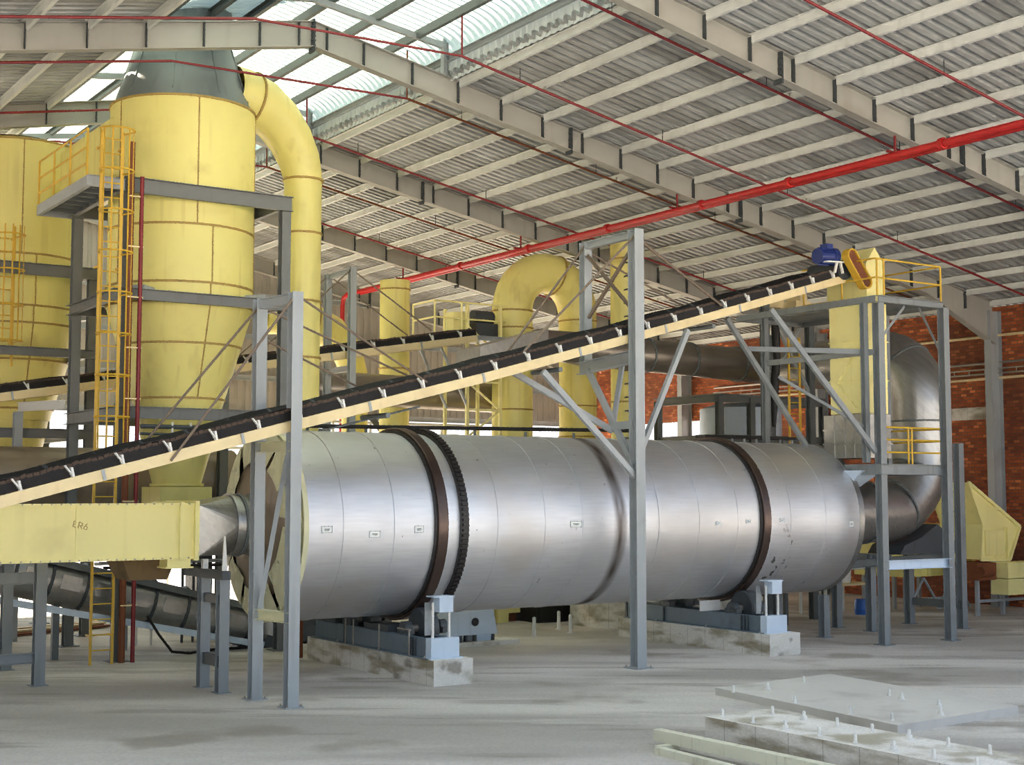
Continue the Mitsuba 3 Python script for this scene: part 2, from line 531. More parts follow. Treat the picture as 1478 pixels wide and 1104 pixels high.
# purlins: one light gauge Z section per bay, flush between the rafters
def purlin_mesh(length):
    m = B()
    m.box((-0.006, 0, -0.17), (0.006, length, 0))
    m.box((0.006, 0, -0.17), (0.075, length, -0.16))
    m.box((-0.075, 0, -0.01), (-0.006, length, 0))
    m.box((0.068, 0, -0.16), (0.075, length, -0.14))
    return m


bays = [(13.5, 21.0), (21.0, 28.5), (28.5, 36.0), (36.0, 43.5), (43.5, 50.3)]
ORD = ['first', 'second', 'third', 'fourth', 'fifth', 'sixth', 'seventh', 'eighth', 'ninth', 'tenth', 'eleventh', 'twelfth', 'thirteenth', 'fourteenth', 'fifteenth', 'sixteenth', 'seventeenth', 'eighteenth']
baytxt = ['bay nearest the viewer', 'bay in front of the apex frame', 'bay over the long conveyor', 'bay above the hairpin duct', 'last bay before the gable']
for (a, b), txt in zip(bays, baytxt):
    ply = shape(purlin_mesh(b - a - 0.05), 'purlin_paint')
    for xs in STIFF + [STIFF[-1] + 1.25 * q for q in (1, 2, 3, 4)]:
        if xs > XE_R - 0.1:
            continue
        n = int(round((xs - STIFF[0]) / 1.25))
        single('roof_purlin', f'{ORD[n]} purlin down from the ridge skylight, {txt}', 'purlin', ply, group='purlins of the right roof slope, ' + txt, tw=mv(xs, a + 0.025, roof_z(xs) - 0.012))
for (a, b), txt in zip(bays[1:4], ('bay in front of the apex frame', 'bay beside the cyclone hood', 'bay far behind the cyclones')):
    ply = shape(purlin_mesh(b - a - 0.05), 'purlin_paint')
    for n, xs in enumerate(STIFF[:7]):
        x = 2 * RX - xs
        single('roof_purlin', f'{ORD[n]} purlin down the left roof slope, {txt}', 'purlin', ply, group='purlins of the left roof slope, ' + txt, tw=mv(x, a + 0.025, roof_z(x) - 0.012))

# raised ridge light: posts, beams, upturned curb sheet, curved translucent eave and translucent roof
k = thing('ridge_skylight', 'raised ridge skylight of curved translucent ribbed sheet along the roof apex', 'skylight')
MZ = 14.66


def mon_z(x):
    return 15.16 - 0.18 * abs(x - RX)


for sgn in (1, -1):
    xw = RX + sgn * MON
    for y in YS[:-1] + [50.3]:
        part(k, 'post', B().hbeam((xw - sgn * 0.05, y, roof_z(xw) - 0.02), (xw - sgn * 0.05, y, 14.98), 0.14, 0.14, 0.012, 0.01, up=(1, 0, 0)), 'steel_grey')
    part(k, 'edge_beam', B().channel((xw + sgn * 0.05, Y0, 14.05), (xw + sgn * 0.05, Y1, 14.05), 0.16, 0.08, side=-sgn), 'steel_grey')
    part(k, 'curb_sheet', corrugated(Y0, Y1, 0.25, 0.04, lambda s, y, w: (xw + sgn * (0.10 + w), y, (roof_z(xw) - 0.10, 14.02)[s])), 'curb_paint')
    # curved eave
    for y0, y1 in zip(YS[:-1], YS[1:]):
        prof = []
        for q in range(9):
            a = q / 8 * PI / 2 * 0.92
            prof.append((xw + sgn * 0.14 - sgn * 0.85 * (1 - math.cos(a)), 14.12 + 0.52 * math.sin(a)))
        xi, zi = prof[-1]
        prof += [(RX + (xi - RX) * (1 - t), zi + (15.2 - zi) * t) for t in (0.25, 0.5, 0.75, 1.0)]
        prof = np.array(prof)
        ys, ws = [], []
        q = y0
        while q < y1 - 1e-6:
            for a, wv in ((0.0, 0), (0.5, 0), (0.62, 1), (0.88, 1)):
                ys.append(min(q + a * 0.25, y1))
                ws.append(wv * 0.05)
            q += 0.25
        ys.append(y1)
        ws.append(0)
        v = np.array([(px + sgn * wv * 0.5, yy, pz + wv) for yy, wv in zip(ys, ws) for px, pz in prof])
        n = len(prof)
        ii = np.array([[r * n + c, r * n + c + 1, (r + 1) * n + c + 1, (r + 1) * n + c] for r in range(len(ys) - 1) for c in range(n - 1)])
        part(k, 'translucent_sheet', (v, ii), 'translucent')
    for d in (2.72, 1.62, 0.5):
        x = RX + sgn * d
        zz = 14.62 + (15.2 - 14.62) * (1 - d / 2.78) - 0.03
        part(k, 'skylight_purlin', B().channel((x, Y0, zz - 0.10), (x, Y1, zz - 0.10), 0.2, 0.09, side=sgn), 'steel_dark')
    for y in YS[:-1] + [50.3]:
        part(k, 'cross_rafter', B().bar((xw - sgn * 0.05, y, 14.36), (RX, y, 14.84), 0.1, 0.14), 'steel_grey')

for y in (Y0 + 0.02, Y1 + 0.1):
    part(k, 'end_sheet', B().prism([(RX - MON - .2, 13.5), (RX + MON + .2, 13.5), (RX + MON + .16, 14.15), (RX + MON - .7, 14.66), (RX, 15.25), (RX - MON + .7, 14.66), (RX - MON - .16, 14.15)], (0, y, 0), (1, 0, 0), (0, 0, 1), (0, 1, 0), 0.02), 'wall_sheet')

# red sprinkler branches hung under the purlins
def under(x, d=0.32):
    return roof_z(x) - d


sprk = [(18.5, 'thin red sprinkler line crossing the top right corner of the roof', 17.2, 37), (22.0, 'thin red sprinkler line under the second bay from the skylight to the right edge', 15.6, 37),
        (26.5, 'thin red sprinkler line just in front of the apex frame', 16.4, 37), (29.9, 'thin dark sprinkler line over the long conveyor in the middle bay', 16.9, 36),
        (34.8, 'thin red sprinkler line running just in front of the frame behind the elbow duct', 16.5, 35), (38.6, 'thin dark sprinkler line in the bay above the hairpin duct', 17, 35), (42.4, 'thin red sprinkler line along the far frame', 17, 35)]
for y, l, xa, xb in sprk:
    k = thing('sprinkler_line', l, 'pipe')
    mname = 'dark_red' if y not in (29.9, 38.6) else 'rust_brown'
    part(k, 'pipe', B().tube((xa, y, under(xa)), (xb, y, under(xb)), 0.032, 8), mname, 40)
    part(k, 'riser', B().tube((xa, y, under(xa) - 0.02), (xa, y, 14.6), 0.022, 8), mname, 40)
    if y in (26.5, 29.9, 34.8, 38.6):
        part(k, 'pipe', B().tube((2 * RX - xa + 0.5, y, under(xa) - 0.1), (0.5, y, under(0.5) - 0.1), 0.03, 8), 'dark_red', 40)
        part(k, 'pipe', B().tube((xa, y, under(xa)), (2 * RX - xa + 0.5, y, under(xa) - 0.1), 0.028, 8), 'dark_red', 40)
    for q in range(4):
        x = xa + 1.6 + q * 4.3
        part(k, 'hanger', B().tube((x, y, under(x)), (x, y, under(x) + 0.3), 0.01, 5), 'dark_steel')
        part(k, 'sprinkler_head', B().revolve((x + 0.7, y, under(x + 0.7) + 0.03), (0, 0, 1), [(0, 0.012), (0.07, 0.012), (0.08, 0.04), (0.09, 0.001)], 8), 'bolt_steel')

k = thing('fire_main', 'pair of bright red fire mains running the length of the shed below the roof frames', 'pipe')
MX, MZ2 = 24.35, 11.12
part(k, 'pipe', B().sweep([(MX, 13.6, MZ2), (MX, 47.6, MZ2), (MX, 47.9, MZ2 - 0.1), (MX, 48.0, MZ2 - 0.4), (MX, 48.0, 0.0)], 0.085, 12), 'red_paint', 40)
part(k, 'pipe', B().tube((MX + 0.26, 13.6, MZ2 - 0.02), (MX + 0.26, 47.0, MZ2 - 0.02), 0.055, 12), 'red_paint', 40)
for y in (19.6, 24.2, 27.4, 31.4, 35.4, 39.4):
    part(k, 'coupling', B().revolve((MX, y - 0.06, MZ2), (0, 1, 0), [(0, 0.09), (0, 0.125), (0.12, 0.125), (0.12, 0.09)], 14), 'red_paint', 40)
for y in (21.0, 28.5, 36.0, 43.5):
    each(k, 'hanger', B().bar((MX - 0.15, y, MZ2 + 0.1), (MX + 0.36, y, MZ2 + 0.1), 0.05, 0.05).bar((MX + 0.12, y, MZ2 + 0.1), (MX + 0.12, y, roof_z(MX) - 0.62), 0.04, 0.04), 'dark_red')

# ------------------------------------------------------------------ rotary dryer
DY, DZ, DR = 25.3, 2.96, 1.845
AX = (1, 0, 0)
O = (0, DY, DZ)
k = thing('rotary_dryer', 'huge horizontal brushed steel drum with two dark tyres across the middle of the hall', 'drum dryer')
part(k, 'shell', B().revolve(O, AX, [(11.22, 1.2), (11.22, DR), (13.0, DR), (16.0, DR), (19.0, DR), (22.0, DR), (25.80, DR)], 160), 'drum_steel', 40)
# overlapping edges of the cladding sheets
seam = [12.02, 13.1, 15.45, 16.6, 17.55, 19.6, 20.75, 21.9, 23.55, 24.7]
for x in seam:
    t0 = rng.uniform(2.2, 3.6)
    part(k, 'cladding_lap', B().revolve(O, AX, [(x - 0.06, DR + 0.001), (x - 0.055, DR + 0.012), (x, DR + 0.012), (x, DR + 0.001)], 120), 'drum_steel', 30)
for x in (14.08, 22.68):
    t = part(k, 'riding_tyre', B().revolve(O, AX, [(x - 0.11, DR), (x - 0.11, 1.94), (x - 0.09, 1.955), (x + 0.09, 1.955), (x + 0.11, 1.94), (x + 0.11, DR)], 128), 'tyre_steel', 30, label='dark worn steel riding tyre')
    part(t, 'side_ring', B().revolve(O, AX, [(x - 0.16, DR), (x - 0.16, 1.90), (x - 0.11, 1.90), (x - 0.11, DR)], 128), 'black_grease', 30)
g = B().revolve(O, AX, [(14.50, DR), (14.50, 1.915), (14.67, 1.915), (14.67, DR)], 128)
for q in range(120):
    a = 2 * PI * q / 120
    c, s = math.cos(a), math.sin(a)
    g.bar((14.52, DY + 1.93 * c, DZ + 1.93 * s), (14.65, DY + 1.93 * c, DZ + 1.93 * s), 0.05, 0.06, up=(0, c, s))
part(k, 'girth_gear', g, 'black_grease', label='black toothed girth gear')
part(k, 'end_flange', B().revolve(O, AX, [(25.80, DR - 0.02), (25.80, DR + 0.012), (25.96, DR + 0.012), (25.96, DR - 0.1), (25.98, 0.8)], 128), 'galvanised', 30)
part(k, 'rim_band', B().revolve(O, AX, [(11.16, DR - 0.15), (11.16, DR + 0.012), (11.26, DR + 0.012), (11.26, DR)], 128), 'cream_panel', 30)
# feed end: brown inner cone, ring of bent cream petals over a dark gap
part(k, 'feed_end_plate', B().revolve(O, AX, [(11.20, 0.55), (11.20, DR - 0.02)], 64), 'black')
part(k, 'feed_cone', B().revolve(O, AX, [(10.90, 0.56), (11.0, 0.9), (11.10, 1.30), (11.14, 1.42)], 64), 'disc_brown', 40)
for q in range(12):
    a0 = 2 * PI * q / 12 + rng.uniform(-.03, .03)
    a1 = a0 + 2 * PI / 12 * rng.uniform(0.95, 1.02)
    r0, tw = 1.12 + rng.uniform(0, .14), rng.uniform(-.07, .07)
    m = B()
    rows = []
    for ri in range(4):
        rr = r0 + (1.835 - r0) * ri / 3
        row = []
        for ai in range(5):
            aa = a0 + (a1 - a0) * (ai / 4) * ((0.80 if q % 2 else 0.97) + (0.20 if q % 2 else 0.03) * ri / 3)
            xx = 11.12 - 0.10 * (1 - ri / 3) + tw * (1 - ri / 3) * (ai / 4 - .5) - 0.03 * rng.random() * (ri < 3)
            row.append((xx, DY + rr * math.cos(aa), DZ + rr * math.sin(aa)))
        rows.append(row)
    v = np.array([p for row in rows for p in row])
    f = np.array([[r * 5 + c, r * 5 + c + 1, (r + 1) * 5 + c + 1, (r + 1) * 5 + c] for r in range(3) for c in range(4)])
    m.add(v, f).add(v + [0.006, 0, 0], f[:, ::-1])
    part(k, 'seal_petal', m, 'cream_panel', label='crumpled cream sealing petal' if q == 0 else None)


def plate(x, z, w, h, words_, key):
    """A little sheet-metal plate bent to the shell, with printed lines."""
    a0 = math.asin((z - DZ) / DR)
    m = B()
    rr = DR + 0.010
    n = 4
    def P(u, a):
        return (u, DY - rr * math.cos(a), DZ + rr * math.sin(a))
    ha = h / 2 / DR
    v = [P(x + s * w / 2, a0 - ha + 2 * ha * i / n) for i in range(n + 1) for s in (-1, 1)]
    f = [[2 * i, 2 * i + 1, 2 * i + 3, 2 * i + 2] for i in range(n)]
    m.add(v, f)
    p = part(key, 'name_plate', m, 'label_white', label='small white name plate')
    rr = DR + 0.013
    m = B()
    for dz, ww, hh in ((-0.44, 0.96, 0.05), (0.44, 0.96, 0.05), (0.05, 0.5, 0.12), (-0.14, 0.42, 0.07)):
        ca, hb = a0 + dz * h / DR, hh * h / 2 / DR
        m.add([P(x - ww * w / 2, ca - hb), P(x + ww * w / 2, ca - hb), P(x + ww * w / 2, ca + hb), P(x - ww * w / 2, ca + hb)], [[0, 1, 2, 3]])
    for s in (-1, 1):
        m.add([P(x + s * w * .46, a0 - ha), P(x + s * w * .49, a0 - ha), P(x + s * w * .49, a0 + ha), P(x + s * w * .46, a0 + ha)], [[0, 1, 2, 3]])
    part(p, 'print', m, 'ink')


for x, z, w_, h_ in ((11.62, 2.91, 0.22, 0.13), (12.62, 2.81, 0.24, 0.12), (13.58, 2.89, 0.20, 0.14), (17.32, 2.94, 0.30, 0.13), (21.25, 2.91, 0.16, 0.08), (22.15, 2.94, 0.14, 0.08), (23.2, 2.96, 0.16, 0.08), (25.5, 2.84, 0.14, 0.16)):
    plate(x, z, w_, h_, '', k)

# plinths with roller stations under the tyres
for i, (xa, xb, xt, tl) in enumerate(((13.46, 14.32, 14.08, 'left'), (22.02, 22.95, 22.68, 'right'))):
    who = ('front left', 'right')[i]
    m = B()
    m.box((xa, 22.68, 0), (xb, 28.05, 0.475))
    single('concrete_plinth', ('long stained concrete plinth under the roller station at left below the near tyre', 'long stained concrete plinth under the roller station at right below the far tyre')[i], 'plinth', m, 'concrete')
    st = thing('roller_station', ('dark steel roller station with pale blue end box, below the tyre beside the toothed gear', 'dark steel roller station with pale blue end box, below the right tyre')[i], 'roller station')
    xm = xt - 0.25
    b = B()
    for x in (xm - 0.28, xm + 0.28):
        b.channel((x, 23.0, 0.66), (x, 27.8, 0.66), 0.36, 0.1, 0.02, side=1 if x < xm else -1)
    b.box((xm - 0.40, 22.9, 0.475), (xm + 0.42, 27.85, 0.495))
    b.box((xm - 0.30, 23.06, 0.5), (xm - 0.285, 27.7, 0.83))
    part(st, 'base_frame', b, 'base_blue')
    for q in range(4):
        y = 23.45 + q * 0.11 + (2.6 if q > 2 else 0)
        part(st, 'rib_plate', B().box((xm - 0.345, y - 0.01, 0.5), (xm - 0.29, y + 0.01, 0.84)), 'dark_steel')
    part(st, 'end_box', B().box((xm - 0.32, 22.86, 0.5), (xm + 0.30, 23.06, 0.86)).box((xm - 0.36, 22.82, 0.47), (xm + 0.36, 23.1, 0.50)), 'blue_grey_paint', label='pale blue end box')
    for y in (24.12, 26.48):
        r_ = part(st, 'support_roller', B().revolve((xt - 0.15, y, 0.94), AX, [(0, 0.06), (0, 0.36), (0.03, 0.40), (0.27, 0.40), (0.30, 0.36), (0.30, 0.06)], 40), 'dark_steel', 30)
        part(r_, 'shaft', B().tube((xt - 0.45, y, 0.94), (xt + 0.45, y, 0.94), 0.07, 14), 'bolt_steel', 40)
        for x in (xt - 0.40, xt + 0.40):
            part(st, 'bearing_block', B().box((x - 0.08, y - 0.2, 0.84), (x + 0.08, y + 0.2, 0.95)).revolve((x - 0.08, y, 0.95), AX, [(0, 0.02), (0, 0.14), (0.16, 0.14), (0.16, 0.02)], 20), 'dark_steel', 40)
    if i == 0:
        for y0, y1, zz, dx in ((24.65, 25.2, 0.97, 0.0), (25.3, 25.75, 0.95, 0.05), (26.9, 27.5, 1.25, -0.02), (27.55, 27.8, 1.05, 0.0)):
            part(st, 'housing', B().box((xm - 0.26 + dx, y0, 0.5), (xm + 0.24 + dx, y1, zz)), 'dark_steel')
        for y in (23.55, 24.75, 25.85, 26.2):
            part(st, 'guard_bar', B().bar((xm - 0.40, y, 0.5), (xm - 0.40, y, 1.0), 0.025, 0.025), 'bolt_steel')
        part(st, 'guard_bar', B().bar((xm - 0.40, 23.5, 0.98), (xm - 0.40, 24.0, 0.98), 0.025, 0.025), 'bolt_steel')
    if i:
        part(st, 'white_board', B().box((xm - 0.5, 24.85, 0.84), (xm + 0.12, 24.88, 1.08)), 'white_paint')
    # sensor frame on the near end
    each(st, 'upright', B().bar((xm - 0.22, 22.98, 0.86), (xm - 0.22, 22.98, 1.52), 0.04, 0.04).bar((xm + 0.14, 22.98, 0.86), (xm + 0.14, 22.98, 1.36), 0.04, 0.04), 'white_paint')
    part(st, 'upper_box', B().box((xm - 0.14, 22.86, 1.34), (xm + 0.16, 23.1, 1.64)).box((xm - 0.28, 22.84, 1.62), (xm + 0.18, 23.12, 1.645)), 'blue_grey_paint')
    part(st, 'guard_plate', B().prism([(0, 0), (0.12, 0), (0.17, 0.35), (0.10, 0.62), (0, 0.62)], (xm - 0.2, 23.3, 0.88), (1, 0, 0), (0, 0, 1), (0, 1, 0), 0.02), 'steel_grey')
    for q in range(6):
        part(st, 'anchor_bolt', BOLT, tw=mv(xm + (0.40 if q % 2 else -0.38), 23.0 + 0.9 * q, 0.50))

# gear drive guard on its pad behind the drum
single('concrete_pad', 'low pale concrete pad under the blue gear guard behind the drum', 'pad', B().box((16.85, 28.0, 0), (19.0, 29.6, 0.10)), 'concrete')
k = thing('gear_guard', 'pale blue sloping gear guard with a round black hole, below the drum', 'machine guard')
part(k, 'hood', B().prism([(17.0, 0.26), (18.43, 0.26), (18.30, 0.90), (17.12, 0.90)], (0, 28.1, 0), (1, 0, 0), (0, 0, 1), (0, 1, 0), 1.1), 'blue_grey_paint')
part(k, 'shaft_hole', B().revolve((17.80, 28.09, 0.56), (0, -1, 0), [(0, 0.01), (0, 0.10), (-0.02, 0.10)], 20), 'black')
for x in (17.1, 17.45, 17.6, 17.85, 18.35):
    part(k, 'leg', B().box((x - 0.03, 28.15, 0.10), (x + 0.03, 28.25, 0.27)), 'dark_steel')
for x in (17.0, 17.9):
    part(k, 'base_box', B().box((x, 28.2, 0.10), (x + 0.42, 28.8, 0.25)), 'blue_grey_paint')

# ------------------------------------------------------------------ feed end: yellow box duct, transition, stands
k = thing('box_duct', 'long pale yellow rectangular duct entering from the left edge', 'duct')
part(k, 'body', B().box((2.0, 24.6, 2.43), (9.50, 26.0, 3.36)), 'pale_yellow_paint')
each(k, 'flange', B().box((9.22, 24.54, 2.38), (9.30, 26.06, 3.42)).box((9.50, 24.52, 2.36), (9.58, 26.08, 3.44)), 'pale_yellow_paint')
for z in (2.41, 3.38):
    part(k, 'edge_strip', B().box((2.0, 24.565, z - 0.02), (9.5, 24.60, z + 0.02)), 'pale_yellow_paint')
for x in (4.6, 6.05, 7.35):
    part(k, 'sheet_seam', B().box((x, 24.588, 2.43), (x + 0.03, 24.60, 3.36)), 'pale_yellow_paint')
for q in range(24):
    x = 5.6 + q * 0.165
    for z in (2.41, 3.385):
        part(k, 'bolt', BOLT, tw=T().translate([x, 24.566, z]).rotate([1, 0, 0], 90).scale(0.7))
each(k, 'outlet_box', B().box((9.02, 24.62, 2.24), (9.46, 25.2, 2.43)).box((8.98, 24.58, 2.22), (9.5, 25.24, 2.25)), 'pale_yellow_paint')
part(k, 'chute', B().hexa([(8.5, 25.1, 2.0), (9.2, 25.1, 2.0), (8.5, 25.9, 2.0), (9.2, 25.9, 2.0), (8.3, 25.0, 2.43), (9.35, 25.0, 2.43), (8.3, 26.0, 2.43), (9.35, 26.0, 2.43)]), 'bin_brown', label='dark brown bin hanging under the duct')

from meshkit import text_mesh
tm = text_mesh('ER6', 0.11, 0.003)
v_ = np.asarray(tm.vertices)
part('box_duct', 'chalk_mark', (np.stack([7.28 + v_[:, 0] + 0.2 * v_[:, 1], 24.597 - v_[:, 2], 3.0 + v_[:, 1] - 0.25 * v_[:, 0]], 1), np.asarray(tm.faces)), 'seam_paint', label='scribbled brown mark')
k = thing('transition_duct', 'shiny steel square to round transition between the yellow duct and the drum', 'duct')
N = 32
m = B()
cor = [(9.60, DY + sy * 0.70, 2.895 + sz * 0.465) for sy, sz in ((1, 1), (-1, 1), (-1, -1), (1, -1))]
cir = [(10.42, DY + 0.565 * math.cos(2 * PI * q / N), 2.975 + 0.565 * math.sin(2 * PI * q / N)) for q in range(N)]
for c in range(4):
    for q in range(N // 4):
        m.add([cor[c], cir[(c * N // 4 + q) % N], cir[(c * N // 4 + q + 1) % N]], [[0, 1, 2]])
    m.add([cor[c], cor[(c + 1) % 4], cir[((c + 1) * N // 4) % N]], [[0, 2, 1]])
part(k, 'cone', m, 'galvanised')
part(k, 'collar', B().revolve((0, DY, 2.975), AX, [(10.42, 0.565), (10.95, 0.565)], 48), 'galvanised', 40)
for x in (10.42, 10.60, 10.88):
    part(k, 'ring', B().revolve((0, DY, 2.975), AX, [(x, 0.56), (x, 0.60), (x + 0.05, 0.60), (x + 0.05, 0.56)], 48), 'steel_dark' if x > 10.5 else 'galvanised', 30)

k = thing('duct_stand', 'pair of short dark steel posts with cross pieces under the transition duct', 'stand')
for y in (24.15, 25.05):
    part(k, 'post', B().hbeam((9.9, y, 0), (9.9, y, 2.02), 0.19, 0.19, 0.014, 0.012, up=(0, 1, 0)).box((9.76, y - 0.14, 0), (10.04, y + 0.14, 0.015)), 'tower_grey')
each(k, 'cross_piece', B().bar((9.9, 24.15, 1.66), (9.9, 25.05, 1.66), 0.1, 0.16).bar((9.9, 24.15, 0.55), (9.9, 25.05, 0.55), 0.1, 0.2).bar((9.9, 24.0, 2.10), (9.9, 25.9, 2.10), 0.16, 0.16), 'dark_steel')
each(k, 'saddle', B().bar((9.9, 25.05, 2.02), (9.9, 25.05, 2.36), 0.1, 0.1).prism([(0, 0), (0.10, 0), (0.055, 0.62), (0.03, 0.62)], (9.86, 24.1, 2.18), (1, 0, 0), (0, 0, 1), (0, 1, 0), 0.03), 'white_paint')

k = thing('platform_leg', 'grey steel post frame under the yellow duct at the left edge', 'stand')
for x, y in ((7.42, 26.95), (5.3, 26.95), (7.5, 29.65), (5.3, 29.65)):
    part(k, 'post', B().hbeam((x, y, 0), (x, y, 2.42), 0.2, 0.2, 0.014, 0.012, up=(0, 1, 0)).box((x - 0.16, y - 0.16, 0), (x + 0.16, y + 0.16, 0.015)), 'tower_grey')
for y in (26.95, 29.65):
    each(k, 'rail', B().channel((5.3, y, 2.0), (7.42, y, 2.0), 0.22, 0.08).channel((5.3, y, 0.52), (7.42, y, 0.52), 0.2, 0.08), 'tower_grey')
each(k, 'top_beam', B().hbeam((5.2, 26.95, 2.35), (7.5, 26.95, 2.35), 0.16, 0.14).hbeam((5.2, 29.65, 2.35), (7.5, 29.65, 2.35), 0.16, 0.14), 'tower_grey')


# ------------------------------------------------------------------ belt conveyors
def resample(pts, step):
    out = []
    for a, b in zip(pts[:-1], pts[1:]):
        a, b = np.asarray(a, float), np.asarray(b, float)
        n = max(1, int(round(np.linalg.norm(b - a) / step)))
        out += [a + (b - a) * i / n for i in range(n)]
    return out + [np.asarray(pts[-1], float)]


def conveyor(name, label, pts, width, beam_h, beam_m, step=0.86, both=True):
    """pts: bottom edge of the near side beam."""
    k = thing(name, label, 'conveyor')
    pts = [np.asarray(p, float) for p in pts]
    flat = nrm((pts[-1] - pts[0]) * [1, 1, 0])
    side = np.array([-flat[1], flat[0], 0])
    for s in (0, 1):
        for a, b in zip(pts[:-1], pts[1:]):
            up = nrm(np.cross(nrm(b - a), -side))
            up = up if up[2] > 0 else -up
            o = side * (width * s) + up * beam_h / 2
            part(k, 'side_beam', B().channel(a + o, b + o, beam_h, 0.09, 0.014, side=-1 if s == 0 else 1), beam_m)
    st = resample(pts, step)
    for i, p in enumerate(st[:-1]):
        d = nrm(st[i + 1] - p)
        up = nrm(np.cross(d, -side))
        up = up if up[2] > 0 else -up
        m = B()
        for s in (0, 1):
            q = p + side * (width * s) + up * beam_h + d * step * 0.4
            m.bar(q, q + up * 0.15, 0.08, 0.035, up=d)
            m.bar(q + up * 0.02, q + up * 0.20 - d * 0.09, 0.05, 0.02, up=d)
        m.bar(q - side * width + up * 0.06, q + up * 0.06, 0.05, 0.05)
        part(k, 'idler_bracket', m, 'white_paint')
        if i % 3 == 0:
            q = p + up * beam_h * 0.5
            part(k, 'beam_joint', B().bar(q - side * 0.018 - up * beam_h * .48, q - side * 0.018 + up * beam_h * .48, 0.05, 0.012, up=side), 'steel_grey')
        c = p + side * width / 2 + up * (beam_h + 0.05) + d * step * 0.4
        w2 = width * 0.36
        part(k, 'roller', B().tube(c - side * w2 * .55, c + side * w2 * .55, 0.055, 8).tube(c - side * w2 * .6, c - side * w2 * 1.2 + up * 0.12, 0.05, 8).tube(c + side * w2 * .6, c + side * w2 * 1.2 + up * 0.12, 0.05, 8), 'dark_steel', 40)
    prof = [(-1.24, 0.12), (-0.6, 0.0), (0.6, 0.0), (1.24, 0.12)]
    for nm, base, flatb in (('carrying_belt', beam_h + 0.08, False), ('return_belt', beam_h * 0.35, True)):
        rings = []
        for i, p in enumerate(st):
            d = nrm(st[min(i + 1, len(st) - 1)] - st[max(i - 1, 0)])
            up = nrm(np.cross(d, -side))
            up = up if up[2] > 0 else -up
            c = p + side * width / 2 + up * base
            pr = [(x, 0.0 if flatb else z) for x, z in prof]
            sag = 0.02 * math.sin(i * 2.1)
            top = [c + side * x * width * 0.36 + up * (z + 0.02 + sag) for x, z in pr]
            bot = [c + side * x * width * 0.36 + up * (z + sag) for x, z in reversed(pr)]
            rings.append(top + bot)
        part(k, nm, B().loft(rings), 'rubber', 35)
    m = B()
    for a, b in zip(pts[:-1], pts[1:]):
        up = nrm(np.cross(nrm(b - a), -side))
        up = up if up[2] > 0 else -up
        for s in (0.04, 0.96):
            o = side * (width * s) + up * (beam_h + 0.09)
            m.bar(a + o, b + o, 0.012, 0.17)
    part(k, 'skirt', m, 'rubber', label='black rubber skirt')
    m = B()
    for i in range(0, len(st) - 1):
        a = st[i] + side * width * 0.06
        b = st[i + 1] + side * width * 0.06
        for t in np.arange(0, 1, 0.125):
            c = a + (b - a) * t
            m.bar(c + np.array([0, 0, beam_h + 0.19]), c + (b - a) * 0.11 + np.array([0, 0, beam_h + 0.18 + rng.uniform(0, .04)]), 0.06, 0.05)
    part(k, 'ragged_edge', m, 'belt_edge', kind='stuff')
    return k


CV = [(2.0, 20.94, 2.52), (5.26, 21.33, 3.36), (10.06, 21.9, 4.60), (14.4, 22.42, 5.68), (20.27, 23.12, 7.23), (25.82, 23.77, 8.74)]
kc = conveyor('belt_conveyor', 'long inclined belt conveyor with tan side beams crossing in front of the drum', CV, 1.1, 0.18, 'tan_paint', step=0.88)
part(kc, 'head_pulley', B().tube((25.7, 23.7, 9.02), (25.7, 24.75, 9.02), 0.24, 24), 'dark_steel', 40)
part(kc, 'under_pipe', B().tube((11.2, 22.6, 4.72), (13.2, 22.8, 5.2), 0.02, 8), 'steel_dark', 40)
for x0, y0, z0 in ((12.2, 22.2, 4.98), (16.4, 22.7, 6.05), (21.0, 23.25, 7.28)):
    part(kc, 'return_roller', B().tube((x0, y0, z0), (x0, y0 + 1.0, z0), 0.05, 10), 'steel_dark', 40)
# head end: chain guard
g = B()
c0, c1 = np.array([25.62, 23.40, 9.33]), np.array([26.12, 23.40, 8.72])
d = nrm(c1 - c0)
s_ = np.cross(d, (0, 1, 0))
ol = [c0 + 0.17 * (math.cos(a) * -d + math.sin(a) * s_) for a in np.linspace(-PI / 2, PI / 2, 10)] + [c1 + 0.17 * (math.cos(a) * d - math.sin(a) * s_) for a in np.linspace(-PI / 2, PI / 2, 10)]
il = [c0 + 0.135 * (math.cos(a) * -d + math.sin(a) * s_) for a in np.linspace(-PI / 2, PI / 2, 10)] + [c1 + 0.135 * (math.cos(a) * d - math.sin(a) * s_) for a in np.linspace(-PI / 2, PI / 2, 10)]
ol, il = np.array(ol), np.array(il)
g.loft([il, il - [0, .05, 0], ol - [0, .05, 0], ol + [0, .16, 0]], close=False)
gk = part(kc, 'chain_guard', g, 'rail_yellow', label='yellow rimmed chain guard')
part(gk, 'mesh_panel', B().loft([il, il + [0, 0.02, 0]]), 'rust_brown')

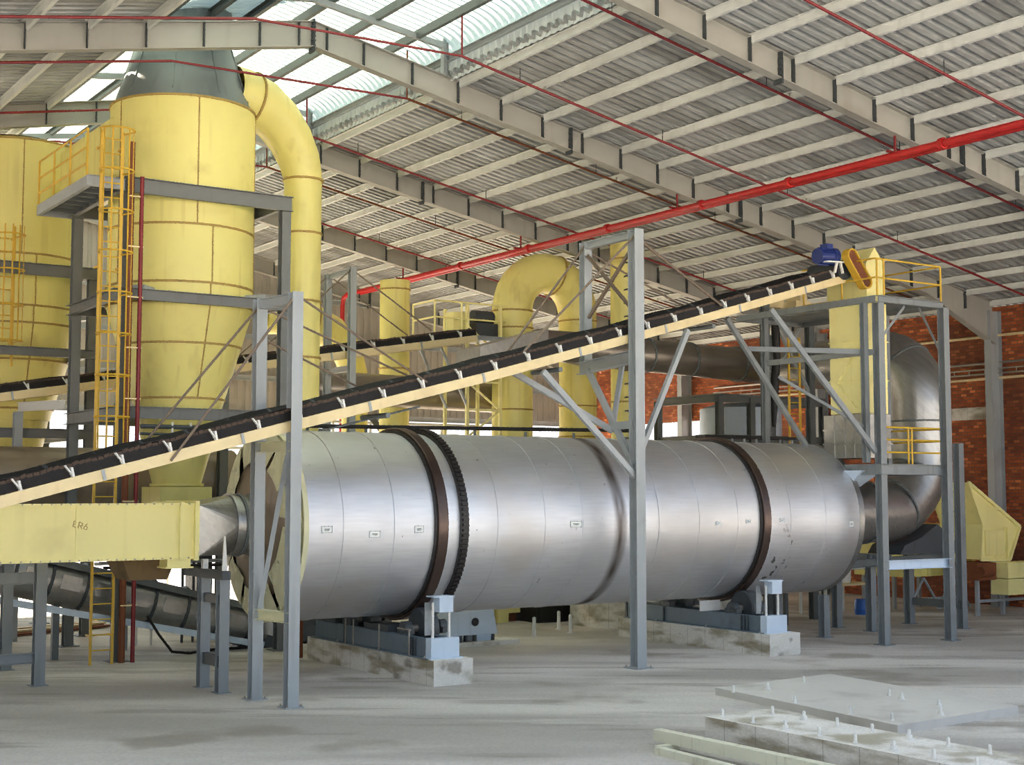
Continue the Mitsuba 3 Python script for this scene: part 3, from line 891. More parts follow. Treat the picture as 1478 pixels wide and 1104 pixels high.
k = thing('electric_motor', 'small blue electric motor at the head of the belt conveyor', 'motor')
part(k, 'body', B().tube((24.86, 23.8, 9.30), (25.42, 23.8, 9.33), 0.19, 20).tube((25.3, 23.8, 9.33), (25.46, 23.8, 9.33), 0.215, 20), 'motor_blue', 40)
m = B()
for q in range(9):
    a = 2 * PI * q / 9
    m.bar((24.92, 23.8 + 0.20 * math.cos(a), 9.305 + 0.20 * math.sin(a)), (25.28, 23.8 + 0.20 * math.cos(a), 9.32 + 0.20 * math.sin(a)), 0.02, 0.05, up=(0, math.cos(a), math.sin(a)))
part(k, 'cooling_fin', m, 'motor_blue')
part(k, 'terminal_box', B().box((25.02, 23.62, 9.48), (25.22, 23.86, 9.60)), 'motor_blue')
part(k, 'bracket', B().bar((24.95, 23.75, 9.15), (25.55, 23.75, 9.18), 0.4, 0.03).bar((25.3, 23.58, 9.15), (25.22, 23.58, 8.9), 0.05, 0.05).bar((25.42, 23.58, 9.15), (25.5, 23.58, 8.9), 0.05, 0.05), 'white_paint')

# trestles and stays of the conveyor
k = thing('conveyor_trestle', 'pair of tall grey steel columns carrying the conveyor before the drum end at left', 'trestle')
for x, y in ((10.2, 21.87), (10.07, 23.06)):
    part(k, 'column', B().hbeam((x, y, 0), (x, y, 7.02), 0.2, 0.2, 0.014, 0.012, up=(0, 1, 0)).box((x - 0.17, y - 0.17, 0), (x + 0.17, y + 0.17, 0.02)), 'steel_grey')
    for dx, dy in ((-.13, -.13), (.13, -.13), (-.13, .13), (.13, .13)):
        part(k, 'anchor_bolt', BOLT, tw=mv(x + dx, y + dy, 0.02))
for z in (1.48, 4.38, 6.92):
    part(k, 'cross_beam', B().hbeam((10.2, 21.95, z), (10.07, 23.0, z), 0.14, 0.18), 'cream_panel' if z < 6 else 'steel_grey')
part(k, 'brace', B().angle((10.11, 22.95, 1.6), (10.19, 22.05, 4.25), 0.09), 'steel_grey')
each(k, 'stay_rod', B().tube((10.2, 21.8, 7.0), (7.95, 21.62, 4.10), 0.022, 6).tube((10.07, 23.1, 6.9), (7.6, 22.75, 4.05), 0.022, 6), 'stay_brown')
each(k, 'stay_rod', B().tube((10.2, 21.8, 6.95), (13.05, 22.28, 5.62), 0.02, 6).tube((10.07, 23.1, 6.9), (13.5, 23.4, 5.75), 0.02, 6).tube((10.07, 23.1, 6.35), (12.3, 23.3, 5.5), 0.02, 6), 'stay_brown')

k = thing('conveyor_mast', 'tallest grey steel mast standing in front of the drum, right of centre, with struts', 'trestle')
mx, my = 18.36, 22.72
part(k, 'column', B().hbeam((mx, my, 0), (mx, my, 9.1), 0.24, 0.24, 0.016, 0.012, up=(0, 1, 0)), 'steel_grey')
part(k, 'base_plate', B().box((mx - 0.22, my - 0.22, 0), (mx + 0.22, my + 0.22, 0.025)), 'steel_grey')
for dx, dy in ((-.18, -.18), (.18, -.18), (-.18, .18), (.18, .18)):
    part(k, 'anchor_bolt', BOLT, tw=mv(mx + dx, my + dy, 0.02))
part(k, 'upper_post', B().hbeam((mx + 0.02, 24.5, 6.45), (mx + 0.02, 24.5, 9.08), 0.2, 0.2, 0.014, 0.012, up=(0, 1, 0)), 'steel_grey')
part(k, 'top_beam', B().hbeam((mx, 22.7, 9.0), (mx, 24.5, 9.0), 0.14, 0.16), 'steel_grey')
part(k, 'cantilever', B().hbeam((mx, 22.84, 6.42), (mx, 24.7, 6.30), 0.2, 0.26), 'steel_grey')
part(k, 'strut', B().bar((15.9, 22.62, 5.98), (mx - 0.06, my, 3.92), 0.09, 0.12), 'steel_grey')
part(k, 'strut', B().bar((15.95, 23.75, 6.05), (mx, 23.55, 4.9), 0.09, 0.12), 'steel_grey')
part(k, 'strut', B().bar((20.1, 23.1, 7.12), (mx + 0.1, my + 0.1, 4.3), 0.09, 0.11), 'steel_grey')
part(k, 'strut', B().bar((mx, 24.4, 6.25), (mx, my + 0.1, 4.15), 0.1, 0.12), 'steel_grey')
part(k, 'strut', B().bar((mx + 0.6, 23.9, 6.6), (mx, 23.55, 4.9), 0.09, 0.1), 'steel_grey')
part(k, 'tie', B().bar((mx, 22.8, 5.0), (mx, 23.6, 5.0), 0.12, 0.16), 'steel_grey')
each(k, 'stay_rod', B().tube((mx - 0.05, 22.7, 8.95), (15.0, 22.6, 5.95), 0.025, 6).tube((mx, 24.5, 9.0), (15.6, 23.75, 6.2), 0.025, 6), 'stay_brown')
each(k, 'stay_rod', B().tube((mx + 0.1, 22.75, 8.9), (21.2, 23.2, 7.75), 0.03, 6).tube((mx + 0.05, 24.5, 8.9), (21.4, 24.3, 7.7), 0.022, 6), 'stay_brown')
each(k, 'cross_brace', B().angle((mx, 22.8, 8.8), (mx, 24.4, 7.4), 0.06).angle((mx, 24.4, 8.8), (mx, 22.8, 7.4), 0.06), 'stay_brown')

# second conveyor, behind the cyclone
kc = conveyor('belt_conveyor', 'second belt conveyor climbing gently behind the near yellow cyclone', [(6.0, 34.6, 5.35), (10.6, 34.6, 6.12), (22.0, 34.6, 8.0)], 1.0, 0.2, 'tan_paint', step=1.0)
k = thing('conveyor_mast', 'slim grey mast with stay rods holding the second conveyor, left of the lone yellow pipe', 'trestle')
for y in (34.35, 35.85):
    part(k, 'column', B().hbeam((17.72, y, 0), (17.72, y, 9.8), 0.18, 0.18, 0.014, 0.012, up=(0, 1, 0)), 'steel_grey')
each(k, 'cross_beam', B().hbeam((17.72, 34.35, 7.0), (17.72, 35.85, 7.0), 0.12, 0.16).hbeam((17.72, 34.35, 9.7), (17.72, 35.85, 9.7), 0.12, 0.14), 'steel_grey')
for y in (34.4, 35.8):
    each(k, 'stay_rod', B().tube((17.72, y, 9.75), (20.3, y, 8.2), 0.02, 6).tube((17.72, y, 9.75), (14.9, y, 7.2), 0.02, 6), 'stay_brown')


# ------------------------------------------------------------------ cyclones
def cyclone(label, cx, cy, R=1.68, hood=True, inlet=True):
    k = thing('cyclone', label, 'cyclone')
    o, up = (cx, cy, 0), (0, 0, 1)
    part(k, 'cylinder', B().revolve(o, up, [(7.85, R), (12.60, R)], 96), 'yellow_paint', 40)
    part(k, 'cone', B().revolve(o, up, [(5.45, 0.99), (5.6, 1.02), (7.85, R)], 96), 'yellow_paint', 40)
    part(k, 'lower_cone', B().revolve(o, up, [(3.72, 0.55), (3.74, 0.62), (3.80, 0.62), (3.80, 0.56), (4.9, 0.86), (5.45, 0.95)], 64), 'yellow_paint', 30)
    part(k, 'hopper_box', B().box((cx - 0.62, cy - 0.62, 3.30), (cx + 0.62, cy + 0.62, 3.72)), 'yellow_paint')
    for z, rr in ((12.56, R), (9.62, R), (8.30, R), (7.86, R), (6.95, 1.42), (5.72, 1.06)):
        part(k, 'seam_ring', B().revolve(o, up, [(z, rr), (z, rr + 0.025), (z + 0.05, rr + 0.025), (z + 0.05, rr)], 96), 'seam_paint', 30)
    # vertical sheet joints
    for a, z0, z1, ra, rb in ((-1.72, 9.62, 12.6, R, R), (-1.50, 8.3, 9.62, R, R), (-1.52, 7.86, 8.3, R, R), (-1.52, 5.72, 7.86, 1.06, R), (-2.9, 8.3, 12.6, R, R), (-0.4, 7.86, 12.6, R, R)):
        ca, sa = math.cos(a), math.sin(a)
        part(k, 'sheet_joint', B().bar((cx + (ra + 0.004) * ca, cy + (ra + 0.004) * sa, z0), (cx + (rb + 0.004) * ca, cy + (rb + 0.004) * sa, z1), 0.03, 0.02, up=(ca, sa, 0)), 'seam_paint')
    if hood:
        h = part(k, 'hood', B().revolve(o, up, [(12.60, R - 0.03), (12.75, 1.58), (14.2, 1.10), (17.2, 1.10)], 64), 'hood_metal', 40, label='dark grey sheet hood')
        for q in range(9):
            a = 2 * PI * q / 9
            part(h, 'rib', B().bar((cx + 1.57 * math.cos(a), cy + 1.57 * math.sin(a), 12.78), (cx + 1.11 * math.cos(a), cy + 1.11 * math.sin(a), 14.2), 0.03, 0.03, up=(math.cos(a), math.sin(a), 0)), 'hood_metal')
    else:
        part(k, 'lid', B().revolve(o, up, [(12.6, R), (12.85, 0.9), (12.85, 0.01)], 48), 'yellow_paint', 30)
    if inlet:
        part(k, 'inlet_duct', B().box((cx - R - 0.02, cy, 10.85), (cx - R + 0.9, cy + 4.2, 12.25)), 'yellow_paint')
        part(k, 'inlet_flange', B().box((cx - R - 0.05, cy + 1.95, 10.80), (cx - R + 0.93, cy + 2.02, 12.30)), 'yellow_paint')
    for q in range(4):
        a = -PI / 4 + q * PI / 2
        m = B().box((-0.2, -0.2, 8.05), (0.2, 0.2, 8.3))
        part(k, 'support_lug', B().bar((cx + (R - .05) * math.cos(a), cy + (R - .05) * math.sin(a), 8.1), (cx + (R + .5) * math.cos(a), cy + (R + .5) * math.sin(a), 8.1), 0.3, 0.12), 'steel_grey')
    return k


def cyc_frame(label, xa, xb, ya, yb, tops, levels, foot=0.0):
    k = thing('support_frame', label, 'frame')
    for (x, y), zt in zip(((xa, ya), (xb, ya), (xa, yb), (xb, yb)), tops):
        part(k, 'column', B().hbeam((x, y, foot), (x, y, zt), 0.22, 0.22, 0.016, 0.012, up=(0, 1, 0)).box((x - 0.22, y - 0.22, foot), (x + 0.22, y + 0.22, foot + 0.02)), 'frame_dark')
    for z, h in levels:
        for y in (ya, yb):
            part(k, 'beam', B().channel((xa - 0.1, y - 0.12, z), (xb + 0.12, y - 0.12, z), h, 0.1, 0.014, side=1), 'frame_dark')
        for x in (xa, xb):
            part(k, 'beam', B().channel((x - 0.12, ya, z), (x - 0.12, yb, z), h, 0.1, 0.014, side=-1), 'frame_dark')
    return k


cyclone('tall yellow cyclone with dark hood behind the caged ladder, nearest of the two', 11.77, 31.6)
cyclone('yellow cyclone cut by the left picture edge, behind the grey column', 9.5, 37.75, hood=False, inlet=False)
k = cyc_frame('grey steel frame of columns and beams around the near yellow cyclone', 9.85, 13.62, 29.85, 33.4, (10.25, 10.3, 10.25, 10.3), ((10.29, 0.34), (7.90, 0.24), (5.32, 0.26)))
each(k, 'service_pipe', B().tube((10.2, 29.62, 5.02), (13.5, 29.62, 5.02), 0.05, 8).tube((10.2, 29.66, 4.86), (13.5, 29.66, 4.86), 0.03, 8), 'dark_steel', 40)
for q in range(6):
    part(k, 'pipe_clip', B().bar((10.9 + q * .42, 29.6, 4.8), (10.9 + q * .42, 29.6, 5.12), 0.04, 0.04), 'white_paint')
# side platform with railing
p = part(k, 'platform', B().box((8.95, 29.7, 10.36), (9.75, 33.55, 10.40)).channel((8.93, 29.65, 10.26), (8.93, 33.55, 10.26), 0.24, 0.08, side=1).channel((8.93, 29.66, 10.26), (9.75, 29.66, 10.26), 0.24, 0.08).channel((8.93, 33.55, 10.26), (9.75, 33.55, 10.26), 0.24, 0.08), 'steel_grey')
for q in range(7):
    part(p, 'joist', B().box((8.95, 30.1 + q * .5, 10.2), (9.75, 30.16 + q * .5, 10.36)), 'steel_dark')
m = B()
for z in (11.42, 11.02, 10.66):
    m.tube((8.95, 29.75, z), (8.95, 33.5, z), 0.022, 8)
for y in (29.75, 31.0, 32.25, 33.5):
    m.tube((8.95, y, 10.4), (8.95, y, 11.42), 0.024, 8)
each(p, 'railing_bar', m, 'rail_yellow', 40)

cyc_frame('grey steel frame in front of the yellow cyclone at the left edge', 7.0, 10.9, 35.55, 39.6, (9.3, 9.3, 9.3, 9.3), ((9.14, 0.30), (7.08, 0.22), (5.05, 0.24)))
k = thing('steel_post', 'dark grey post with a white beam end in front of the left cyclone cone', 'post')
part(k, 'column', B().hbeam((9.05, 35.22, 0), (9.05, 35.22, 5.56), 0.2, 0.2, 0.014, 0.012, up=(0, 1, 0)), 'steel_grey')
part(k, 'beam', B().hbeam((9.05, 35.22, 5.68), (9.72, 33.62, 5.68), 0.14, 0.22), 'white_paint')

# caged ladders of the cyclones
def caged_ladder(label, x0, x1, y, z0, z1, zc):
    k = thing('caged_ladder', label, 'ladder')
    xc, nx = 0.5 * (x0 + x1), max(0.38, 0.5 * (x1 - x0) + 0.12)
    for x in (x0, x1):
        part(k, 'stile', B().bar((x, y, z0), (x, y, z1), 0.05, 0.06, up=(0, 1, 0)), 'rail_yellow')
    rp = shape(B().tube((x0, y, 0), (x1, y, 0), 0.016, 6), 'rail_yellow', 40)
    z = z0 + 0.3
    while z < z1 - 0.1:
        part(k, 'rung', rp, tw=mv(0, 0, z))
        z += 0.32
    arc = [(x0, y, 0)] + [(xc + nx * math.cos(a), y + nx * math.sin(a) - 0.28, 0) for a in np.linspace(PI + 0.2, 2 * PI - 0.2, 14)] + [(x1, y, 0)]
    hp = shape(B().sweep(arc, 0.02, 6), 'rail_yellow', 50)
    z = zc
    while z < z1:
        part(k, 'cage_hoop', hp, tw=mv(0, 0, z))
        z += 0.875
    for a in (PI + 0.5, PI + 1.05, 1.5 * PI, 2 * PI - 1.05, 2 * PI - 0.5):
        x, yy = xc + (nx - .02) * math.cos(a), y + (nx - .02) * math.sin(a) - 0.28
        part(k, 'cage_strap', B().bar((x, yy, zc), (x, yy, z1 - 0.05), 0.035, 0.012, up=(math.cos(a), math.sin(a), 0)), 'rail_yellow')
    for z in np.arange(z0 + 0.6, z1, 2.6):
        for x in (x0, x1):
            part(k, 'wall_bracket', B().bar((x, y, z), (x, y + 0.3, z), 0.04, 0.04), 'rail_yellow')


caged_ladder('tall yellow ladder with safety cage rising beside the near yellow cyclone', 9.16, 9.62, 29.45, 0.0, 11.35, 4.3)
caged_ladder('yellow caged ladder on the left cyclone, cut by the left picture edge', 8.55, 8.95, 35.6, 6.7, 10.2, 7.3)
k = thing('drain_pipe', 'slim dark red riser pipe running up beside the caged ladder', 'pipe')
part(k, 'pipe', B().tube((10.08, 29.5, 0), (10.08, 29.5, 10.45), 0.045, 10), 'dark_red', 40)
part(k, 'conduit', B().tube((9.86, 29.56, 0), (9.86, 29.56, 11.2), 0.07, 10), 'rust_brown', 40)
for q in range(9):
    part(k, 'clip', B().bar((9.8, 29.5, 1.2 + q * 1.1), (10.14, 29.5, 1.2 + q * 1.1), 0.05, 0.03), 'tan_paint')


# ------------------------------------------------------------------ ducts and pipes
def arcpts(c, r, e0, e1, a0, a1, n=10):
    c, e0, e1 = (np.asarray(q, float) for q in (c, e0, e1))
    return [c + r * (math.cos(a) * e0 + math.sin(a) * e1) for a in np.linspace(a0, a1, n)]


def duct(name, label, pts, rad, m, joints=(), cat='duct', n=32, jm=None):
    k = thing(name, label, cat)
    part(k, 'pipe', B().sweep(pts, rad, n, caps=False), m, 40)
    for p_, d_, r_ in joints:
        part(k, 'flange', B().revolve(p_, d_, [(-0.025, r_), (-0.025, r_ + 0.04), (0.025, r_ + 0.04), (0.025, r_)], n), jm or ('seam_paint' if m == 'yellow_paint' else m), 30)
    return k


bend = [(12.75, 31.15, 13.15), (13.1, 31.2, 13.12), (13.6, 31.3, 13.02), (14.1, 31.42, 12.74), (14.5, 31.52, 12.34), (14.78, 31.58, 11.86), (14.88, 31.6, 11.5), (14.9, 31.6, 11.2), (14.9, 31.6, 8.0), (14.9, 31.6, 2.6)]
kd = duct('elbow_duct', 'yellow duct curving from the dark hood down beside the near cyclone', bend, [0.66, 0.66, 0.64, 0.60, 0.56, 0.52, 0.49, 0.47, 0.46, 0.46], 'yellow_paint',
          [((13.3, 31.24, 13.08), (1, 0.2, -0.15), 0.66), ((14.9, 31.6, 11.35), (0, 0, 1), 0.48), ((14.9, 31.6, 10.0), (0, 0, 1), 0.46), ((14.9, 31.6, 8.3), (0, 0, 1), 0.46), ((14.9, 31.6, 6.9), (0, 0, 1), 0.46), ((14.9, 31.6, 5.6), (0, 0, 1), 0.46)])
part(kd, 'fan_housing', B().revolve((15.05, 31.1, 1.3), (0, 1, 0), [(0, 0.1), (0, 0.95), (0.9, 0.95), (0.9, 0.1)], 40).box((14.4, 31.0, 0), (15.7, 32.1, 0.4)), 'dark_steel', 30)

# hairpin duct
hx, hy, hz, hr = 26.12, 37.0, 9.40, 1.30
left, right = hx - hr, hx + hr
pts = [(left, hy, 0.6), (left, hy, 6), (left, hy, 9.6)] + arcpts((hx, hy, hz), hr, (1, 0, 0), (0, 0, 1), PI, 0, 15) + [(right, hy, 9.6), (right, hy, 6), (right, hy, 0.6)]
rads = [0.65] * 3 + [0.65] * 15 + [0.62] * 3
j = [((left, hy, z), (0, 0, 1), 0.65) for z in (9.35, 8.8, 8.3, 6.2)] + [((right, hy, z), (0, 0, 1), 0.62) for z in (9.2, 8.65, 6.4, 5.4)] + [((hx + 0.35, hy, hz + 1.25), (0.97, 0, -0.26), 0.65)]
duct('hairpin_duct', 'big yellow duct bent like a hairpin above the conveyor, right of centre', pts, rads, 'yellow_paint', j)
k = duct('chimney_pipe', 'straight yellow pipe with step irons behind the tallest grey mast', [(27.4, 34.4, 0), (27.4, 34.4, 7), (27.4, 34.4, 11.5)], 0.50, 'yellow_paint', [((27.4, 34.4, z), (0, 0, 1), 0.50) for z in (10.9, 8.5, 6.4)], cat='pipe')
for q in range(17):
    z = 4.0 + q * 0.42
    part(k, 'step_iron', B().sweep([(27.05, 34.05, z), (27.0, 33.9, z), (27.3, 33.72, z), (27.36, 33.9, z)], 0.025, 6), 'dark_steel', 40)
duct('vent_pipe', 'lone yellow pipe rising through the far bay left of the scaffold platform', [(22.2, 40.0, 0), (22.2, 40.0, 6), (22.2, 40.0, 10.5)], 0.49, 'yellow_paint', [((22.2, 40.0, z), (0, 0, 1), 0.49) for z in (10.2, 7.6, 6.4)], cat='pipe')
e = [(18.2, 42, 9.35), (19.6, 42, 9.38)] + arcpts((20.3, 42, 8.3), 1.05, (1, 0, 0), (0, 0, 1), PI / 2, 0.1, 8) + [(21.5, 42.0, 7.6), (22.0, 42, 7.0), (22.05, 42, 6.0), (22.05, 42, 0)]
duct('elbow_pipe', 'short yellow elbow pipe half hidden by the slim mast, dropping left of the lone pipe', [(18.4, 42.0, 9.3), (19.4, 42.0, 9.35), (20.1, 42.0, 9.25), (20.9, 42.0, 8.9), (21.5, 42.0, 8.3), (21.75, 42.0, 7.6), (21.8, 42.0, 6.5), (21.8, 42.0, 0)], [0.6, 0.6, 0.6, 0.58, 0.52, 0.46, 0.44, 0.44], 'yellow_paint', [((20.2, 42.0, 9.22), (1, 0, -.2), 0.6), ((21.8, 42.0, 7.0), (0, 0, 1), 0.45)], cat='pipe')
duct('silver_duct', 'dull silver horizontal duct in the background left of the lone yellow pipe', [(18.3, 38.0, 6.72), (20.5, 38.0, 6.72), (25.0, 38.0, 6.66)], 0.50, 'duct_metal', [((18.5, 38.0, 6.72), (1, 0, 0), 0.5), ((19.2, 38.0, 6.72), (1, 0, 0), 0.5)])
# exhaust of the dryer: outlet, riser, long grey duct
ex, rr = 30.25, 0.77
z0, z1 = 3.08, 7.15
pts = [(25.97, DY, z0), (27.2, DY, z0), (28.5, DY, z0)] + arcpts((28.5, DY, z0 + 1.7), ex - 28.5, (0, 0, -1), (1, 0, 0), 0.0, PI / 2, 9)[1:] + [(ex, DY, 5.4)]
pts = [tuple(p) for p in pts]
pts += [(ex, DY, 5.9)] + [tuple(p) for p in arcpts((ex, DY + 1.35, 5.95), 1.35, (0, -1, 0), (0, 0, 1), 0.15, PI / 2, 8)] + [(ex, 29.0, 7.3), (ex, 30.2, 7.38)]
n_ = len(pts)
duct('exhaust_duct', 'large silver exhaust duct leaving the drum at right and bending up and away', pts, [rr + 0.02] * 3 + [rr] * (n_ - 5) + [0.70, 0.55], 'galvanised',
     [((27.9, DY, z0), AX, rr + .02), ((29.1, DY, z0 + .12), (0.85, 0, 0.35), rr), ((29.98, DY, z0 + 1.0), (0.5, 0, 0.9), rr), ((ex, DY, 5.5), (0, 0, 1), rr), ((ex, DY + 0.5, 6.98), (0, 0.75, 0.7), rr)], jm='steel_dark')
duct('exhaust_duct', 'long dull grey horizontal duct behind the conveyor, ending behind the yellow chute', [(21.6, 31.0, 7.62), (23.0, 31.0, 7.55), (27.0, 31.0, 7.45), (31.0, 31.0, 7.38)], [0.38, 0.46, 0.48, 0.52], 'duct_metal',
     [((25.4, 31.0, 7.5), AX, 0.465), ((27.0, 31.0, 7.45), AX, 0.48), ((28.9, 31.0, 7.42), AX, 0.5)], jm='steel_dark')
k = thing('duct_transition', 'flat tapering silver duct piece over the conveyor below the hairpin duct', 'duct')
part(k, 'body', B().loft([[(19.4, 30.4, 7.0), (19.4, 31.6, 7.0), (19.4, 31.6, 7.35), (19.4, 30.4, 7.35)], [(21.7, 30.6, 7.25), (21.7, 31.4, 7.25), (21.7, 31.4, 8.0), (21.7, 30.6, 8.0)]]), 'galvanised')

# ------------------------------------------------------------------ head tower at the right
k = thing('head_tower', 'grey steel tower with two railed platforms under the conveyor head at right', 'tower')
for (x, y), z0, z1 in (((25.94, 22.89), 0, 8.15), ((28.1, 22.72), 0, 8.15), ((25.74, 23.16), 4.3, 8.15), ((25.80, 26.6), 4.3, 8.15), ((28.1, 24.55), 4.3, 8.15)):
    m = B().hbeam((x, y, z0), (x, y, z1), 0.2 if z0 == 0 else 0.14, 0.2 if z0 == 0 else 0.14, 0.014, 0.012, up=(0, 1, 0))
    if z0 == 0:
        m.box((x - 0.18, y - 0.18, 0), (x + 0.18, y + 0.18, 0.02))
    part(k, 'column', m, 'tower_grey')
p = part(k, 'upper_platform', B().channel((25.85, 22.80, 8.22), (28.2, 22.80, 8.22), 0.16, 0.08).channel((25.75, 22.8, 8.22), (25.75, 27.6, 8.22), 0.16, 0.08, side=1).channel((28.2, 22.8, 8.22), (28.2, 27.6, 8.22), 0.16, 0.08, side=-1).channel((25.75, 27.6, 8.22), (28.2, 27.6, 8.22), 0.16, 0.08).box((26.75, 22.84, 8.26), (28.2, 27.6, 8.29)), 'tower_grey')
def rails(root, name, pts, zs, posts, z0, m='rail_yellow', r=0.022):
    for z in zs:
        part(root, name + '_rail', B().sweep([(x, y, z) for x, y in pts], r, 8), m, 40)
    for x, y in posts:
        part(root, name + '_post', B().tube((x, y, z0), (x, y, max(zs)), r * 1.15, 8), m, 40)
rails(k, 'handrail', [(25.78, 25.2), (25.80, 22.83), (28.17, 22.83), (28.17, 27.5)], (9.20, 8.74), [(25.80, 23.9), (25.86, 22.83), (26.1, 22.83), (28.17, 22.83), (28.17, 25.2), (28.17, 27.5)], 8.29)
part(k, 'lower_platform', B().channel((25.85, 22.80, 4.14), (28.2, 22.80, 4.14), 0.25, 0.1).channel((25.85, 22.8, 4.14), (25.85, 25.0, 4.14), 0.25, 0.1, side=1).channel((28.2, 22.8, 4.14), (28.2, 25.0, 4.14), 0.25, 0.1, side=-1).channel((25.85, 25.0, 4.14), (28.2, 25.0, 4.14), 0.25, 0.1).box((25.85, 22.85, 4.24), (28.2, 25.0, 4.27)), 'tower_grey')
rails(k, 'guard', [(26.05, 22.83), (28.12, 22.83)], (5.15, 4.85, 4.55), [(26.85, 22.83), (26.98, 22.83)], 4.27)
rails(k, 'guard', [(28.17, 22.9), (28.17, 24.9)], (5.15, 4.85), [(28.17, 24.9)], 4.27)
part(k, 'brace', B().angle((26.85, 22.85, 8.12), (26.0, 22.85, 7.30), 0.07), 'tower_grey')
part(k, 'brace', B().angle((27.35, 22.85, 8.12), (28.08, 22.85, 7.12), 0.07), 'tower_grey')
part(k, 'beam', B().channel((25.94, 22.80, 1.88), (28.1, 22.72, 1.88), 0.22, 0.1), 'blue_grey_paint')
part(k, 'beam', B().channel((25.8, 22.9, 6.95), (25.8, 26.6, 6.95), 0.14, 0.08, side=1), 'tower_grey')
part(k, 'strut', B().bar((22.75, 23.25, 7.78), (25.84, 22.95, 4.55), 0.09, 0.12), 'tower_grey')
part(k, 'strut', B().bar((22.35, 24.3, 7.66), (25.8, 24.9, 4.4), 0.09, 0.12), 'tower_grey')
part(k, 'strut', B().bar((23.9, 24.2, 6.35), (25.75, 23.2, 5.15), 0.05, 0.07), 'tower_grey')
part(k, 'tie_beam', B().bar((23.6, 24.9, 7.06), (25.75, 23.3, 6.98), 0.1, 0.12), 'tower_grey')

k = thing('feed_chute', 'tall pale yellow box chute standing inside the right tower', 'chute')
part(k, 'body', B().box((25.82, 23.3, 5.50), (26.7, 24.35, 8.20)), 'pale_yellow_paint')
for z in (6.3, 7.25):
    part(k, 'joint_flange', B().box((25.79, 23.27, z), (26.73, 24.38, z + 0.03)), 'pale_yellow_paint')
m = B()
for a in ((24.2, 6.9), (24.2, 6.15), (23.5, 5.65), (23.5, 6.95)):
    m.bar((25.815, 24.12, 6.25), (25.815, a[0] - (0.6 if a[0] > 24 else 0), a[1]), 0.02, 0.03, up=(1, 0, 0))
part(k, 'crease', m, 'pale_yellow_paint')
part(k, 'head_box', B().prism([(26.18, 8.2), (26.80, 8.2), (26.80, 9.25), (26.50, 9.62), (26.18, 9.2)], (0, 23.45, 0), (1, 0, 0), (0, 0, 1), (0, 1, 0), 1.3), 'pale_yellow_paint')
part(k, 'steel_box', B().box((25.78, 23.25, 4.42), (26.72, 24.55, 5.48)), 'galvanised', label='bare steel lower box')
for z in (4.75, 5.1):
    part(k, 'stiffening_bar', B().box((25.755, 23.22, z), (26.74, 24.58, z + 0.04)), 'galvanised')
for y in (23.55, 23.85, 24.2):
    part(k, 'stiffening_bar', B().box((25.755, y, 4.42), (25.79, y + 0.04, 5.48)), 'galvanised')
part(k, 'outlet_hopper', B().hexa([(26.02, 24.3, 3.45), (26.14, 24.3, 3.45), (26.02, 24.5, 3.45), (26.14, 24.5, 3.45), (25.72, 23.3, 4.12), (26.5, 23.3, 4.12), (25.72, 24.5, 4.12), (26.5, 24.5, 4.12)]), 'blue_grey_paint')
part(k, 'port', B().revolve((26.35, 23.25, 5.2), (0, -1, 0), [(0, 0.09), (0.05, 0.09), (0.05, 0.01)], 14), 'black', 40)

k = thing('outlet_stand', 'dark grey low post frame under the drum outlet and silver duct at right', 'stand')
for x, y, z in ((26.05, 24.91, 1.05), (26.1, 26.6, 1.3), (28.2, 26.5, 1.98), (28.22, 25.33, 1.98), (30.72, 26.2, 1.98), (30.79, 24.5, 4.9)):
    part(k, 'post', B().hbeam((x, y, 0), (x, y, z), 0.2, 0.2, 0.014, 0.012, up=(0, 1, 0)).box((x - 0.16, y - 0.16, 0), (x + 0.16, y + 0.16, 0.018)), 'tower_grey')
part(k, 'beam', B().channel((28.2, 24.6, 1.9), (28.2, 26.7, 1.9), 0.2, 0.08), 'tower_grey')
part(k, 'beam', B().channel((26.6, 25.0, 1.75), (30.8, 25.0, 1.9), 0.2, 0.08), 'steel_dark')
part(k, 'beam', B().channel((30.72, 24.5, 0.62), (30.72, 26.2, 0.62), 0.2, 0.08), 'steel_dark')
part(k, 'saddle', B().prism([(28.7, 1.98), (30.9, 1.98), (30.9, 2.3), (30.2, 2.75), (29.6, 2.42), (28.9, 2.22)], (0, 24.75, 0), (1, 0, 0), (0, 0, 1), (0, 1, 0), 1.1), 'dark_steel')

# steel frame, bin and ladder behind the drum's right end
k = thing('process_frame', 'dark olive steel frame with deck behind the right end of the drum', 'frame')
for x, y, z in ((30.0, 33.0, 6.6), (31.35, 33.0, 6.6), (34.6, 33.0, 6.6), (30.0, 36.0, 6.6), (34.6, 36.0, 6.6), (27.35, 28.2, 9.2), (29.5, 28.6, 8.9), (29.2, 29.9, 8.2)):
    part(k, 'column', B().hbeam((x, y, 0), (x, y, z), 0.2, 0.2, 0.014, 0.012, up=(0, 1, 0)), 'steel_dark')
for z in (6.55, 5.3):
    each(k, 'deck_beam', B().hbeam((29.8, 33.0, z), (34.8, 33.0, z), 0.14, 0.22).hbeam((30.0, 33.0, z), (30.0, 36.0, z), 0.14, 0.22).hbeam((34.6, 33.0, z), (34.6, 36.0, z), 0.14, 0.22), 'steel_dark')
part(k, 'deck', B().box((29.9, 32.9, 6.66), (34.7, 36.1, 6.70)), 'steel_dark')
each(k, 'brace', B().bar((27.35, 28.2, 8.9), (29.5, 28.6, 6.4), 0.08, 0.08).bar((29.5, 28.6, 8.8), (27.35, 28.2, 6.4), 0.08, 0.08), 'steel_grey')
for z in (8.8, 7.0, 5.25):
    part(k, 'tie_beam', B().hbeam((27.35, 28.2, z), (29.2, 29.9, z), 0.12, 0.16), 'steel_grey')
